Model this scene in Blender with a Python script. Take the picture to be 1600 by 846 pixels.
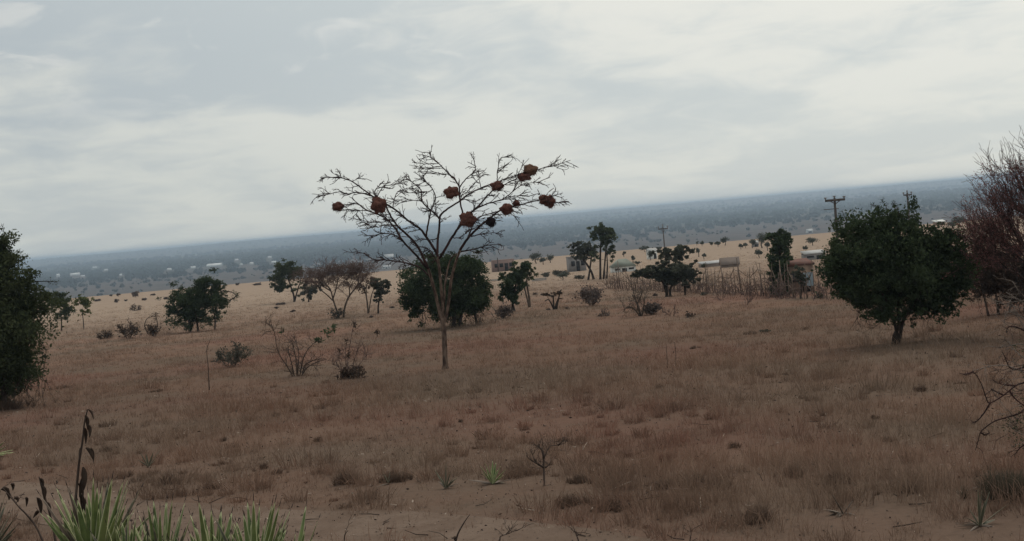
import bpy, math, random
import numpy as np
from mathutils import Vector

for o in list(bpy.data.objects):
    bpy.data.objects.remove(o)
scene = bpy.context.scene
COL = scene.collection
rad = math.radians

# ------------------------------------------------------------------ camera
F = 1931.0                      # focal length in pixels of the 1600 px wide photograph
CAM = np.array([0.0, 0.0, 2.7])
PITCH, ROLL = rad(2.42), rad(4.95)
fw = np.array([0, math.cos(PITCH), -math.sin(PITCH)])
up0 = np.array([0, math.sin(PITCH), math.cos(PITCH)])
rt0 = np.array([1.0, 0, 0])
RT = math.cos(ROLL) * rt0 - math.sin(ROLL) * up0
UP = math.sin(ROLL) * rt0 + math.cos(ROLL) * up0
cd = bpy.data.cameras.new('camera')
cam = bpy.data.objects.new('camera', cd)
COL.objects.link(cam)
from mathutils import Matrix
cam.matrix_world = Matrix(((RT[0], UP[0], -fw[0], CAM[0]), (RT[1], UP[1], -fw[1], CAM[1]),
                           (RT[2], UP[2], -fw[2], CAM[2]), (0, 0, 0, 1)))
cd.sensor_width = 36.0
cd.lens = 36.0 * F / 1600.0
cd.clip_start = 0.1
cd.clip_end = 40000
scene.camera = cam

# ------------------------------------------------------------------ exposure, sky, sun
scene.view_settings.view_transform = 'Standard'
scene.view_settings.look = 'None'
scene.view_settings.exposure = 0.0
scene.view_settings.gamma = 1.0
scene.view_settings.use_curve_mapping = False
scene.cycles.use_denoising = True
scene.cycles.max_bounces = 6
scene.cycles.diffuse_bounces = 3
scene.cycles.volume_bounces = 0
scene.cycles.transparent_max_bounces = 8

SUN_AZ, SUN_EL = rad(34), rad(58)      # azimuth clockwise from the viewing direction
SUN_DIR = (math.sin(SUN_AZ) * math.cos(SUN_EL), math.cos(SUN_AZ) * math.cos(SUN_EL), math.sin(SUN_EL))
world = bpy.data.worlds.new('World')
scene.world = world
world.use_nodes = True


class NT:
    """small helper for node trees"""
    def __init__(s, nt):
        s.nt = nt

    def n(s, t, **kw):
        nd = s.nt.nodes.new(t)
        for k, v in kw.items():
            setattr(nd, k, v)
        return nd

    def l(s, a, b):
        s.nt.links.new(a, b)

    def put(s, sock, v):
        if isinstance(v, bpy.types.NodeSocket):
            s.l(v, sock)
        else:
            sock.default_value = v

    def math(s, op, a, b=0.0, c=0.0, clamp=False):
        nd = s.n('ShaderNodeMath', operation=op, use_clamp=clamp)
        s.put(nd.inputs[0], a); s.put(nd.inputs[1], b); s.put(nd.inputs[2], c)
        return nd.outputs[0]

    def mix(s, f, a, b, blend='MIX'):
        nd = s.n('ShaderNodeMix', data_type='RGBA', blend_type=blend)
        s.put(nd.inputs[0], f); s.put(nd.inputs[6], a); s.put(nd.inputs[7], b)
        return nd.outputs[2]

    def noise(s, vec, scale, detail=3.0, rough=0.5, dist=0.0):
        nd = s.n('ShaderNodeTexNoise')
        if vec is not None:
            s.l(vec, nd.inputs['Vector'])
        nd.inputs['Scale'].default_value = scale
        nd.inputs['Detail'].default_value = detail
        nd.inputs['Roughness'].default_value = rough
        nd.inputs['Distortion'].default_value = dist
        return nd.outputs['Fac']

    def ramp(s, f, a, b, lo=0.0, hi=1.0, smooth=True):
        nd = s.n('ShaderNodeMapRange', interpolation_type='SMOOTHSTEP' if smooth else 'LINEAR')
        s.put(nd.inputs[0], f)
        for i, v in enumerate((a, b, lo, hi)):
            nd.inputs[1 + i].default_value = v
        return nd.outputs[0]


def rgb(r, g, b):
    return (r, g, b, 1.0)


w = NT(world.node_tree)
world.node_tree.nodes.clear()
wout = w.n('ShaderNodeOutputWorld')
bg = w.n('ShaderNodeBackground')
bg.inputs['Strength'].default_value = 0.1
w.l(bg.outputs[0], wout.inputs[0])
sky = w.n('ShaderNodeTexSky', sky_type='NISHITA', sun_disc=False)
sky.sun_elevation = SUN_EL
sky.sun_rotation = SUN_AZ
sky.altitude = 1600
sky.dust_density = 3.0
tc = w.n('ShaderNodeTexCoord')
sep = w.n('ShaderNodeSeparateXYZ')
w.l(tc.outputs['Generated'], sep.inputs[0])
dz = w.math('ADD', w.math('MAXIMUM', sep.outputs[2], 0.0), 0.20)
px_ = w.math('DIVIDE', sep.outputs[0], dz)
py_ = w.math('DIVIDE', sep.outputs[1], dz)
cmb = w.n('ShaderNodeCombineXYZ')
w.l(px_, cmb.inputs[0]); w.l(py_, cmb.inputs[1]); cmb.inputs[2].default_value = 3.7
P = cmb.outputs[0]
dot = w.n('ShaderNodeVectorMath', operation='DOT_PRODUCT')
w.l(tc.outputs['Generated'], dot.inputs[0]); dot.inputs[1].default_value = SUN_DIR
glow = w.ramp(dot.outputs['Value'], 0.30, 0.78)
n1 = w.noise(P, 1.15, 4, 0.5, 0.4)          # broad cloud banks
n2 = w.noise(P, 4.2, 6, 0.6, 0.6)           # cloud detail
n3 = w.noise(P, 3.6, 7, 0.6, 0.8)          # small bright billows
low = w.ramp(sep.outputs[2], 0.0, 0.16, 1.0, 0.0)      # the milky layer low over the horizon
base = w.math('ADD', w.math('MULTIPLY', n1, 0.70), w.math('MULTIPLY', n2, 0.30))
lit = w.ramp(base, 0.40, 0.58)
lit = w.math('ADD', w.math('MULTIPLY', lit, w.math('SUBTRACT', 1.0, w.math('MULTIPLY', low, 0.5))),
             w.math('MULTIPLY', low, 0.38))
dark_c = w.mix(glow, rgb(4.15, 4.65, 4.95), rgb(6.9, 7.3, 7.05))
lite_c = w.mix(glow, rgb(6.2, 6.4, 6.0), rgb(9.0, 8.85, 8.05))
cloud = w.mix(lit, dark_c, lite_c)
puff = w.math('MULTIPLY', w.ramp(n3, 0.55, 0.70), w.ramp(sep.outputs[2], 0.06, 0.16))
cloud = w.mix(w.math('MULTIPLY', puff, 0.5), cloud, w.mix(glow, rgb(7.0, 7.0, 6.6), rgb(9.2, 9.1, 8.5)))
fin = w.mix(0.94, sky.outputs[0], cloud)
w.l(fin, bg.inputs['Color'])

sd = bpy.data.lights.new('sun', 'SUN')
sun = bpy.data.objects.new('sun', sd)
COL.objects.link(sun)
sd.energy = 1.05
sd.angle = rad(11)
sd.color = (1.0, 0.93, 0.84)
sun.rotation_euler = Vector(SUN_DIR).to_track_quat('Z', 'Y').to_euler()

# ------------------------------------------------------------------ terrain shape
_TY = np.array([-120, -60, 0, 13, 41, 90, 174, 260, 325, 355, 420, 600, 900, 1500, 3000, 4300, 7000, 9300, 10500, 12000.])
_TD = np.array([-0.2, 1.2, 2.65, 3.34, 4.8, 6.5, 9.1, 10.55, 11.35, 12.0, 16, 32, 46, 50, 50.5, 49.5, 24, 1.0, 4.0, 12.])
_TDR = np.array([-0.2, 1.2, 2.65, 3.34, 4.8, 6.5, 9.1, 10.55, 11.35, 12.0, 16, 32, 46, 50, 50, 47, 40, 1.0, 4.0, 12.])


def _pchip(xs, ys, x):
    h = np.diff(xs); dl = np.diff(ys) / h
    m = np.zeros_like(xs)
    m[1:-1] = np.where(dl[1:] * dl[:-1] > 0, 2 * dl[1:] * dl[:-1] / (dl[1:] + dl[:-1] + 1e-12), 0)
    m[0], m[-1] = dl[0], dl[-1]
    i = np.clip(np.searchsorted(xs, x) - 1, 0, len(xs) - 2)
    t = np.clip((x - xs[i]) / h[i], 0, 1)
    return ((2 * t**3 - 3 * t**2 + 1) * ys[i] + (t**3 - 2 * t**2 + t) * h[i] * m[i]
            + (-2 * t**3 + 3 * t**2) * ys[i + 1] + (t**3 - t**2) * h[i] * m[i + 1])


def wob(x, y, s, seed):
    """cheap smooth noise, about -1..1"""
    r = np.random.RandomState(seed)
    v = np.zeros(np.broadcast(x, y).shape)
    for k in range(7):
        a = r.uniform(0, 6.283); f = s * r.uniform(0.6, 1.7); p = r.uniform(0, 6.283)
        v = v + np.sin((x * math.cos(a) + y * math.sin(a)) * f + p)
    return v / 3.2


def height(x, y):
    x = np.asarray(x, float); y = np.asarray(y, float)
    d = _pchip(_TY, _TD, y)
    t = np.clip(x / np.maximum(y, 1) / 0.35 + 0.1, 0, 1)
    d = d * (1 - t) + _pchip(_TY, _TDR, y) * t
    near = np.clip(1 - y / 330, 0, 1)
    b = 0.05 * wob(x, y, 0.9, 1) * near + 0.10 * wob(x, y, 0.12, 2) * near
    far = np.clip((y - 1500) / 4000, 0, 1)
    b = b + far * 3.0 * wob(x, y, 0.0035, 3) + far * far * 4.0 * wob(x, y, 0.0011, 5)
    return CAM[2] - d + b


def ray(px, py):
    d = fw + (px - 800) / F * RT + (423 - py) / F * UP
    return d / d[1]


def W(px, py, Y):
    """point at depth Y (metres ahead of the camera) seen at that place of the photograph"""
    return CAM + ray(px, py) * Y


def G(px, py):
    """where the line of sight meets the ground"""
    r = ray(px, py)
    ys = np.geomspace(4, 11500, 4000)
    z = CAM[2] + r[2] * ys
    g = height(r[0] * ys, ys)
    hit = np.nonzero(z <= g)[0]
    y = ys[hit[0]] if len(hit) else ys[-1]
    if len(hit) and hit[0] > 0:
        a, b = ys[hit[0] - 1], y
        for _ in range(18):
            m = 0.5 * (a + b)
            if CAM[2] + r[2] * m <= float(height(r[0] * m, m)): b = m
            else: a = m
        y = b
    p = CAM + r * y
    p[2] = float(height(p[0], p[1]))
    return p


def PX(Y):
    """metres per photograph pixel at depth Y"""
    return Y / F


# ------------------------------------------------------------------ mesh building helpers
class MB:
    def __init__(s):
        s.v = []; s.q = []; s.t = []; s.c = 0; s.att = []

    def add(s, v, quads=None, tris=None, att=None):
        v = np.asarray(v, np.float32).reshape(-1, 3)
        if quads is not None and len(quads):
            s.q.append(np.asarray(quads, np.int64).reshape(-1, 4) + s.c)
        if tris is not None and len(tris):
            s.t.append(np.asarray(tris, np.int64).reshape(-1, 3) + s.c)
        s.v.append(v)
        s.att.append(np.zeros(len(v), np.float32) if att is None else np.broadcast_to(np.asarray(att, np.float32), (len(v),)))
        s.c += len(v)

    def box(s, lo, hi, M=None):
        lo = np.array(lo, float); hi = np.array(hi, float)
        v = np.array([[(lo, hi)[i][0], (lo, hi)[j][1], (lo, hi)[k][2]] for i in (0, 1) for j in (0, 1) for k in (0, 1)])
        if M is not None:
            v = v @ M[0].T + M[1]
        s.add(v, [[0, 1, 3, 2], [4, 6, 7, 5], [0, 4, 5, 1], [2, 3, 7, 6], [0, 2, 6, 4], [1, 5, 7, 3]])

    def tube(s, pts, rads, n=5, att=None, cap=True):
        pts = np.asarray(pts, float); k = len(pts)
        rads = np.broadcast_to(np.asarray(rads, float), (k,))
        tg = np.gradient(pts, axis=0)
        tg /= np.linalg.norm(tg, axis=1)[:, None] + 1e-9
        ref = np.array([0.31, 0.87, 0.2])
        u = np.cross(tg, ref); u /= np.linalg.norm(u, axis=1)[:, None] + 1e-9
        v = np.cross(tg, u)
        a = np.arange(n) * 2 * math.pi / n
        ring = (pts[:, None, :] + rads[:, None, None] * (np.cos(a)[None, :, None] * u[:, None, :] + np.sin(a)[None, :, None] * v[:, None, :]))
        i = np.arange(k - 1)[:, None] * n; j = np.arange(n)[None, :]; j2 = (j + 1) % n
        q = np.stack([i + j, i + j2, i + n + j2, i + n + j], -1).reshape(-1, 4)
        vv = ring.reshape(-1, 3)
        tr = []
        if cap:
            vv = np.vstack([vv, pts[0], pts[-1]])
            for jj in range(n):
                tr.append([jj, k * n, (jj + 1) % n]); tr.append([(k - 1) * n + jj, (k - 1) * n + (jj + 1) % n, k * n + 1])
        s.add(vv, q, tr, att)

    def leaves(s, c, size, rng, aspect=0.5, flat=0.0, att=None):
        """leaf-sized diamonds at the points c, facing every way (flat: lying more level)"""
        c = np.asarray(c, float); n = len(c)
        if not n: return
        u = rng.normal(size=(n, 3)); u[:, 2] *= (1 - flat)
        u /= np.linalg.norm(u, axis=1)[:, None] + 1e-9
        r = rng.normal(size=(n, 3)); r[:, :2] *= (1 - flat)
        v = np.cross(u, r); v /= np.linalg.norm(v, axis=1)[:, None] + 1e-9
        sz = (size * rng.uniform(0.6, 1.35, n))[:, None]
        vv = np.stack([c - u * sz, c + v * sz * aspect, c + u * sz, c - v * sz * aspect], 1).reshape(-1, 3)
        a = np.repeat(rng.uniform(0, 1, n) if att is None else att, 4)
        s.add(vv, np.arange(4 * n).reshape(-1, 4), None, a)

    def build(s, name, mat, parent=None, smooth=False, origin=None):
        me = bpy.data.meshes.new(name)
        v = np.concatenate(s.v) if s.v else np.zeros((0, 3), np.float32)
        if origin is None and parent is not None:
            origin = WORLD_LOC[parent.name]
        if origin is None:
            origin = np.zeros(3)
        v = (v - np.asarray(origin, np.float32)).astype(np.float32)
        q = np.concatenate(s.q) if s.q else np.zeros((0, 4), np.int64)
        t = np.concatenate(s.t) if s.t else np.zeros((0, 3), np.int64)
        me.vertices.add(len(v)); me.vertices.foreach_set('co', v.ravel())
        nl = q.size + t.size
        me.loops.add(nl)
        me.loops.foreach_set('vertex_index', np.concatenate([q.ravel(), t.ravel()]).astype(np.int32))
        me.polygons.add(len(q) + len(t))
        st = np.concatenate([np.arange(len(q)) * 4, q.size + np.arange(len(t)) * 3]).astype(np.int32)
        me.polygons.foreach_set('loop_start', st)
        if smooth:
            me.polygons.foreach_set('use_smooth', np.ones(len(st), bool))
        me.update(calc_edges=True)
        at = me.attributes.new('tint', 'FLOAT', 'POINT')
        at.data.foreach_set('value', np.concatenate(s.att).astype(np.float32) if s.att else np.zeros(0, np.float32))
        me.materials.append(mat)
        ob = bpy.data.objects.new(name, me)
        COL.objects.link(ob)
        if parent is not None:
            ob.parent = parent
            o = np.asarray(origin) - WORLD_LOC[parent.name]
            ob.location = tuple(o)
        else:
            ob.location = tuple(float(a) for a in origin)
        WORLD_LOC[ob.name] = np.asarray(origin, float)
        return ob


WORLD_LOC = {}


def tag(o, label=None, cat=None, group=None, kind=None):
    if label: o['label'] = label
    if cat: o['category'] = cat
    if group: o['group'] = group
    if kind: o['kind'] = kind
    return o


def thing(name, label, cat, loc, group=None):
    o = bpy.data.objects.new(name, None)
    COL.objects.link(o)
    o.empty_display_size = 0.3
    o.location = tuple(float(a) for a in loc)
    WORLD_LOC[o.name] = np.asarray(loc, float)
    return tag(o, label, cat, group)


# ------------------------------------------------------------------ materials
def mat_new(name):
    m = bpy.data.materials.new(name)
    m.use_nodes = True
    m.node_tree.nodes.clear()
    k = NT(m.node_tree)
    out = k.n('ShaderNodeOutputMaterial')
    return m, k, out


def principled(k, out, col, rough=0.9, bump=None, spec=0.2):
    b = k.n('ShaderNodeBsdfPrincipled')
    k.put(b.inputs['Base Color'], col)
    k.put(b.inputs['Roughness'], rough)
    b.inputs['Specular IOR Level'].default_value = spec
    if bump is not None:
        bm = k.n('ShaderNodeBump')
        bm.inputs['Strength'].default_value = bump[1]; bm.inputs['Distance'].default_value = bump[2]
        k.l(bump[0], bm.inputs['Height']); k.l(bm.outputs[0], b.inputs['Normal'])
    k.l(b.outputs[0], out.inputs[0])
    return b


def mat_leaf(name, dark, light, clump=1.2, trans=0.33):
    """foliage: leaf to leaf and clump to clump variation of the leaf colour"""
    m, k, out = mat_new(name)
    at = k.n('ShaderNodeAttribute', attribute_name='tint')
    geo = k.n('ShaderNodeNewGeometry')
    n = k.noise(geo.outputs['Position'], clump, 3, 0.6)
    f = k.math('ADD', k.math('MULTIPLY', at.outputs['Fac'], 0.45), k.math('MULTIPLY', k.ramp(n, 0.3, 0.7), 0.55))
    c = k.mix(f, rgb(*dark), rgb(*light))
    d = k.n('ShaderNodeBsdfDiffuse'); t = k.n('ShaderNodeBsdfTranslucent')
    k.l(c, d.inputs[0]); k.l(c, t.inputs[0])
    mx = k.n('ShaderNodeMixShader'); mx.inputs[0].default_value = trans
    k.l(d.outputs[0], mx.inputs[1]); k.l(t.outputs[0], mx.inputs[2]); k.l(mx.outputs[0], out.inputs[0])
    return m


def mat_bark(name, a, b, scale=6.0):
    m, k, out = mat_new(name)
    geo = k.n('ShaderNodeNewGeometry')
    mp = k.n('ShaderNodeMapping'); mp.inputs['Scale'].default_value = (1, 1, 0.3)
    k.l(geo.outputs['Position'], mp.inputs[0])
    n = k.noise(mp.outputs[0], scale, 5, 0.65)
    f = k.ramp(n, 0.36, 0.64)
    principled(k, out, k.mix(f, rgb(*a), rgb(*b)), 0.95, (n, 0.6, 0.02), 0.1)
    return m


def mat_plain(name, a, b=None, scale=3.0, rough=0.85, spec=0.2):
    m, k, out = mat_new(name)
    geo = k.n('ShaderNodeNewGeometry')
    n = k.noise(geo.outputs['Position'], scale, 5, 0.6)
    b = b or tuple(x * 0.72 for x in a)
    principled(k, out, k.mix(k.ramp(n, 0.35, 0.7), rgb(*a), rgb(*b)), rough, None, spec)
    return m


EARTH = dict(bare=(0.205, 0.142, 0.108), brown=(0.176, 0.104, 0.076), red=(0.192, 0.099, 0.076),
             grey=(0.160, 0.116, 0.088), straw=(0.350, 0.266, 0.203))


def earth_colour(k, grass=False):
    """dry savanna colours laid out over the land: brown and russet nearby, pale bare soil on the far slope, grey-brown bush in the valley"""
    geo = k.n('ShaderNodeNewGeometry')
    Pp = geo.outputs['Position']
    sp = k.n('ShaderNodeSeparateXYZ'); k.l(Pp, sp.inputs[0])
    mot = k.noise(Pp, 0.55, 5, 0.7, 0.6)
    y = sp.outputs[1]
    a = k.noise(Pp, 0.16, 4, 0.55, 0.4)
    b = k.noise(Pp, 0.07, 3, 0.5)
    c = k.noise(Pp, 0.9, 5, 0.65)
    col = k.mix(k.ramp(a, 0.38, 0.62), rgb(*EARTH['grey']), rgb(*EARTH['brown']))
    redm = k.math('MULTIPLY', k.ramp(b, 0.48, 0.62), k.ramp(y, 60, 110, 1.0, 0.25))
    col = k.mix(k.math('MULTIPLY', redm, 0.8), col, rgb(*EARTH['red']))
    pale = k.math('ADD', k.math('MULTIPLY', k.ramp(y, 40, 225), 1.0), k.math('MULTIPLY', k.math('SUBTRACT', a, 0.5), 0.7), clamp=True)
    col = k.mix(pale, col, rgb(*EARTH['straw']))
    col = k.mix(k.math('MULTIPLY', k.ramp(c, 0.5, 0.75), 0.35), col, rgb(*EARTH['bare']))
    if not grass:
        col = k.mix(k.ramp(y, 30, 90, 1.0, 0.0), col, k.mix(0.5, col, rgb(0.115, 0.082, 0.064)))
        fine = k.noise(Pp, 9.0, 4, 0.7)
        col = k.mix(k.math('MULTIPLY', k.ramp(fine, 0.45, 0.7), 0.35), col, rgb(0.07, 0.05, 0.04))
        # scattered tufts and hollows, seen from far off as specks
        sp1 = k.noise(Pp, 0.45, 5, 0.75)
        col = k.mix(k.math('MULTIPLY', k.ramp(sp1, 0.58, 0.72), 0.4), col, rgb(0.10, 0.072, 0.055))
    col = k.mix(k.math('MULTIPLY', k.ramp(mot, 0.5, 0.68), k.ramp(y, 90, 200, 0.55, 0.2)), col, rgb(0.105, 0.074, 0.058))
    if grass:
        col = k.mix(1.0, col, rgb(1.26, 1.25, 1.23), 'MULTIPLY')
    # the valley
    mpv = k.n('ShaderNodeMapping'); mpv.inputs['Scale'].default_value = (0.35, 1.0, 1.0)
    k.l(Pp, mpv.inputs[0])
    v1 = k.noise(mpv.outputs[0], 0.0024, 5, 0.6, 0.3)
    v2 = k.noise(Pp, 0.02, 5, 0.7)
    bush = k.mix(k.ramp(v2, 0.4, 0.62), rgb(0.125, 0.098, 0.088), rgb(0.080, 0.070, 0.060))
    wood = k.mix(k.ramp(v2, 0.36, 0.6), rgb(0.045, 0.055, 0.04), rgb(0.09, 0.085, 0.065))
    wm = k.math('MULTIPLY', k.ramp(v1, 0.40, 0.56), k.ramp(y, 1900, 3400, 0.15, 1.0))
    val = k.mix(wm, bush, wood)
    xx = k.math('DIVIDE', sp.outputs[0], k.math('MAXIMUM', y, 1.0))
    hill_haze_tint = k.math('MULTIPLY', k.ramp(y, 6000, 7600), k.ramp(xx, -0.02, 0.16))  # thicker haze over the right far hill, put into its ground colour
    val = k.mix(hill_haze_tint, val, k.mix(k.ramp(v2, 0.35, 0.65), rgb(0.22, 0.19, 0.165), rgb(0.14, 0.125, 0.11)))
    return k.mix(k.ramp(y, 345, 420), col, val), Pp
# ------------------------------------------------------------------ the land: one sheet out to the horizon
def make_ground():
    m, k, out = mat_new('dry_savanna_earth')
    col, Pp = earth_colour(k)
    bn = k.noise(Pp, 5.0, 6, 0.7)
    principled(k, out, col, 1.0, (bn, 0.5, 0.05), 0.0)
    ys = np.concatenate([np.linspace(-60, 8, 12), np.linspace(8.6, 60, 120), np.geomspace(61, 420, 130), np.geomspace(430, 11500, 160)])
    u = np.linspace(-1, 1, 221)
    Y, U = np.meshgrid(ys, u, indexing='ij')
    X = U * (0.62 * np.maximum(Y, 0) + 34)
    Z = height(X, Y)
    nr, nc = Y.shape
    i = np.arange(nr - 1)[:, None] * nc + np.arange(nc - 1)[None, :]
    q = np.stack([i, i + 1, i + nc + 1, i + nc], -1).reshape(-1, 4)
    mb = MB(); mb.add(np.stack([X, Y, Z], -1).reshape(-1, 3), q)
    tag(mb.build('ground', m, smooth=True), 'dry brown savanna grassland sloping down to a wide hazy valley', 'ground', kind='structure')


make_ground()

# bare dirt track crossing in front of the camera
TRACK = [(-140, 742), (0, 752), (130, 764), (250, 784), (400, 793), (520, 797), (640, 802), (760, 808), (870, 820), (960, 832), (1060, 850), (1180, 876), (1300, 905)]
TRK = np.array([G(a, b) for a, b in TRACK])


def track_edge(x):
    """far edge of the bare track (world y) at x"""
    o = np.argsort(TRK[:, 0])
    return np.interp(x, TRK[o, 0], TRK[o, 1], left=TRK[o[0], 1], right=TRK[o[-1], 1]) + 0.10 * wob(x, x * 0, 2.2, 8)


def make_track():
    m, k, out = mat_new('trodden_dirt')
    geo = k.n('ShaderNodeNewGeometry'); Pp = geo.outputs['Position']
    a = k.noise(Pp, 1.1, 5, 0.6, 0.5); b = k.noise(Pp, 16.0, 5, 0.7); c = k.noise(Pp, 4.2, 5, 0.7)
    col = k.mix(k.ramp(a, 0.35, 0.65), rgb(0.185, 0.136, 0.107), rgb(0.145, 0.103, 0.080))
    col = k.mix(k.math('MULTIPLY', k.ramp(b, 0.5, 0.66), 0.5), col, rgb(0.105, 0.076, 0.060))
    col = k.mix(k.math('MULTIPLY', k.ramp(c, 0.58, 0.7), 0.6), col, rgb(0.075, 0.055, 0.042))
    principled(k, out, col, 1.0, (b, 0.6, 0.03), 0.0)
    xs = np.linspace(-9, 9, 180); ts = np.linspace(0, 1, 40)
    X, T = np.meshgrid(xs, ts, indexing='ij')
    far = track_edge(X); near = far - 2.6 - 0.4 * wob(X, X * 0, 1.7, 9)
    Y = near + (far - near) * T
    Z = height(X, Y) + 0.006
    n0, n1 = X.shape
    i = np.arange(n0 - 1)[:, None] * n1 + np.arange(n1 - 1)[None, :]
    q = np.stack([i, i + n1, i + n1 + 1, i + 1], -1).reshape(-1, 4)
    mb = MB(); mb.add(np.stack([X, Y, Z], -1).reshape(-1, 3), q)
    tag(mb.build('dirt_track', m, smooth=True), 'pale bare dirt track crossing in front of the grass', 'track', kind='structure')


make_track()


# ------------------------------------------------------------------ haze
def make_haze():
    m, k, out = mat_new('valley_haze')
    v = k.n('ShaderNodeVolumePrincipled')
    v.inputs['Color'].default_value = rgb(*HAZE_COLOUR)
    v.inputs['Density'].default_value = HAZE
    v.inputs['Anisotropy'].default_value = 0.4
    k.l(v.outputs[0], out.inputs['Volume'])
    try:
        m.cycles.homogeneous_volume = True
    except Exception:
        pass
    mb = MB(); mb.box((-8200, -90, -62), (8200, 11800, 13))
    tag(mb.build('haze', m), 'thin blue grey haze filling the wide valley', 'haze', kind='stuff')


HAZE, HAZE_COLOUR = 2.05e-4, (0.66, 0.82, 1.0)
make_haze()


# ------------------------------------------------------------------ dry grass: blades as real geometry, thinning out with distance
def make_grass():
    m, k, out = mat_new('dry_grass_blades')
    col, Pp = earth_colour(k, True)
    at = k.n('ShaderNodeAttribute', attribute_name='tint')
    col = k.mix(k.math('MULTIPLY', k.ramp(at.outputs['Fac'], 0.5, 1.0), 0.5), col, rgb(0.40, 0.29, 0.215))
    col = k.mix(k.math('MULTIPLY', k.ramp(at.outputs['Fac'], 0.0, 0.28, 1.0, 0.0), 0.6), col, rgb(0.10, 0.068, 0.052))
    d = k.n('ShaderNodeBsdfDiffuse'); t = k.n('ShaderNodeBsdfTranslucent')
    k.l(col, d.inputs[0]); k.l(col, t.inputs[0])
    mx = k.n('ShaderNodeMixShader'); mx.inputs[0].default_value = 0.42
    k.l(d.outputs[0], mx.inputs[1]); k.l(t.outputs[0], mx.inputs[2]); k.l(mx.outputs[0], out.inputs[0])
    rng = np.random.RandomState(11)
    # little plants that stand in bare patches: (pixel of the foot, radius in metres)
    bare = [(G(a, b_), r_) for a, b_, r_ in ((770, 757, 0.9), (697, 764, 0.6), (607, 757, 0.4), (850, 762, 0.5), (1531, 823, 0.55), (1318, 804, 0.5), (232, 730, 0.4))]

    def open_spot(x, y, f=1.0):
        k_ = np.ones(len(x), bool)
        for p, r_ in bare:
            k_ &= ~((np.abs(x - p[0]) < r_ * f) & (y < p[1] + 0.3 * r_) & (y > p[1] - 1.6 * r_ * f))
        return k_
    # tuft positions: number per square metre falls with distance
    yy = np.linspace(8.2, 230, 900)
    rho = np.where(yy < 22, 34.0, 34.0 * (22 / yy) ** 1.75)
    wid = 0.5 * yy * 2 + 7
    pdf = rho * wid; cdf = np.cumsum(pdf); total = cdf[-1] * (yy[1] - yy[0]); cdf /= cdf[-1]
    n = int(total)
    y = np.interp(rng.uniform(size=n), cdf, yy)
    x = rng.uniform(-1, 1, n) * (0.5 * y + 3.5)
    clump = wob(x, y, 1.6, 21) * 0.55 + wob(x, y, 4.5, 22) * 0.45 + 0.5 * wob(x, y, 0.35, 23)
    keep = rng.uniform(size=n) < np.clip(0.72 + 0.45 * clump + 0.25 * (y < 20), 0.15, 1)
    e = track_edge(x)
    on = (y < e) & (y > e - 2.7)
    keep &= ~on | (rng.uniform(size=n) < np.clip(0.75 - (e - y) / 0.8, 0.08, 1))
    keep &= ~((y >= e) & (y < e + 0.3)) | (rng.uniform(size=n) < 0.85)
    keep &= open_spot(x, y) | (rng.uniform(size=n) < 0.12)
    x, y, clump = x[keep], y[keep], clump[keep]
    e = track_edge(x)
    n = len(x)
    nb = 9
    X = np.repeat(x, nb); Y = np.repeat(y, nb); C = np.repeat(clump, nb); E = np.repeat(e, nb)
    N = len(X)
    sc = np.clip(Y / 26, 0.8, 5.0)
    ang = rng.uniform(0, 6.283, N); rr = rng.uniform(0, 0.10, N) * np.clip(sc, 1, 3)
    bx = X + np.cos(ang) * rr; by = Y + np.sin(ang) * rr
    bz = height(bx, by) - 0.01
    edge = np.clip((Y - E) / 2.5, 0.45, 1)
    L = np.clip(rng.gamma(5, 0.041, N) * (0.85 + 0.5 * C), 0.07, 0.75) * np.where(Y > E, edge, 0.38) * np.clip(1.05 - Y / 700, 0.6, 1)
    lean = rng.uniform(0.1, 1.0, N); la = ang + rng.normal(0, 0.9, N)
    dx = np.cos(la) * lean; dy = np.sin(la) * lean
    wv = 0.0036 * sc * rng.uniform(0.6, 1.4, N)
    wa = rng.uniform(0, 6.283, N); wx = np.cos(wa) * wv; wy = np.sin(wa) * wv * 0.5
    p0 = np.stack([bx, by, bz], 1)
    p1 = p0 + np.stack([dx * 0.4, dy * 0.4, np.full(N, 0.55)], 1) * L[:, None]
    p2 = p0 + np.stack([dx, dy, 1 - 0.35 * lean], 1) * L[:, None]
    s = np.stack([wx, wy, np.zeros(N)], 1)
    tint = np.clip(rng.normal(0.45, 0.24, N) + 0.12 * C, 0, 1)
    # LATER
    # darker dead tufts and clods among the blades
    dk = wob(X, Y, 3.1, 41) + 0.7 * wob(X, Y, 7.5, 42) > 1.05
    tint[dk] *= 0.25
    near = Y < 38
    mb = MB()
    a = [p0[near] - s[near], p0[near] + s[near], p1[near] + s[near] * 0.8, p1[near] - s[near] * 0.8, p2[near]]
    kn = int(near.sum()); b = np.arange(kn)[:, None] * 5
    mb.add(np.stack(a, 1).reshape(-1, 3), b + np.array([[0, 1, 2, 3]]), b + np.array([[3, 2, 4]]), np.repeat(tint[near], 5))
    f = ~near; kf = int(f.sum()); b = np.arange(kf)[:, None] * 3
    mb.add(np.stack([p0[f] - s[f] * 1.2, p0[f] + s[f] * 1.2, p2[f]], 1).reshape(-1, 3), None, b + np.array([[0, 1, 2]]), np.repeat(tint[f], 3))
    # bunch grass: thicker, taller clumps standing in the sparse near field
    nc = 1150
    cy = 9.5 + rng.gamma(1.7, 5.2, nc); cx = rng.uniform(-1, 1, nc) * (0.5 * cy + 2)
    ok = (wob(cx, cy, 0.8, 51) + rng.normal(0, 0.6, nc) > -0.1) & ~((cy < track_edge(cx) + 0.1) & (cy > track_edge(cx) - 2.6))
    ok &= open_spot(cx, cy, 1.5)
    cx, cy = cx[ok], cy[ok]; nc = len(cx)
    siz = rng.gamma(3.0, 0.10, nc); dark = rng.beta(1.2, 1.6, nc) * 0.5
    nb2 = 70
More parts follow.
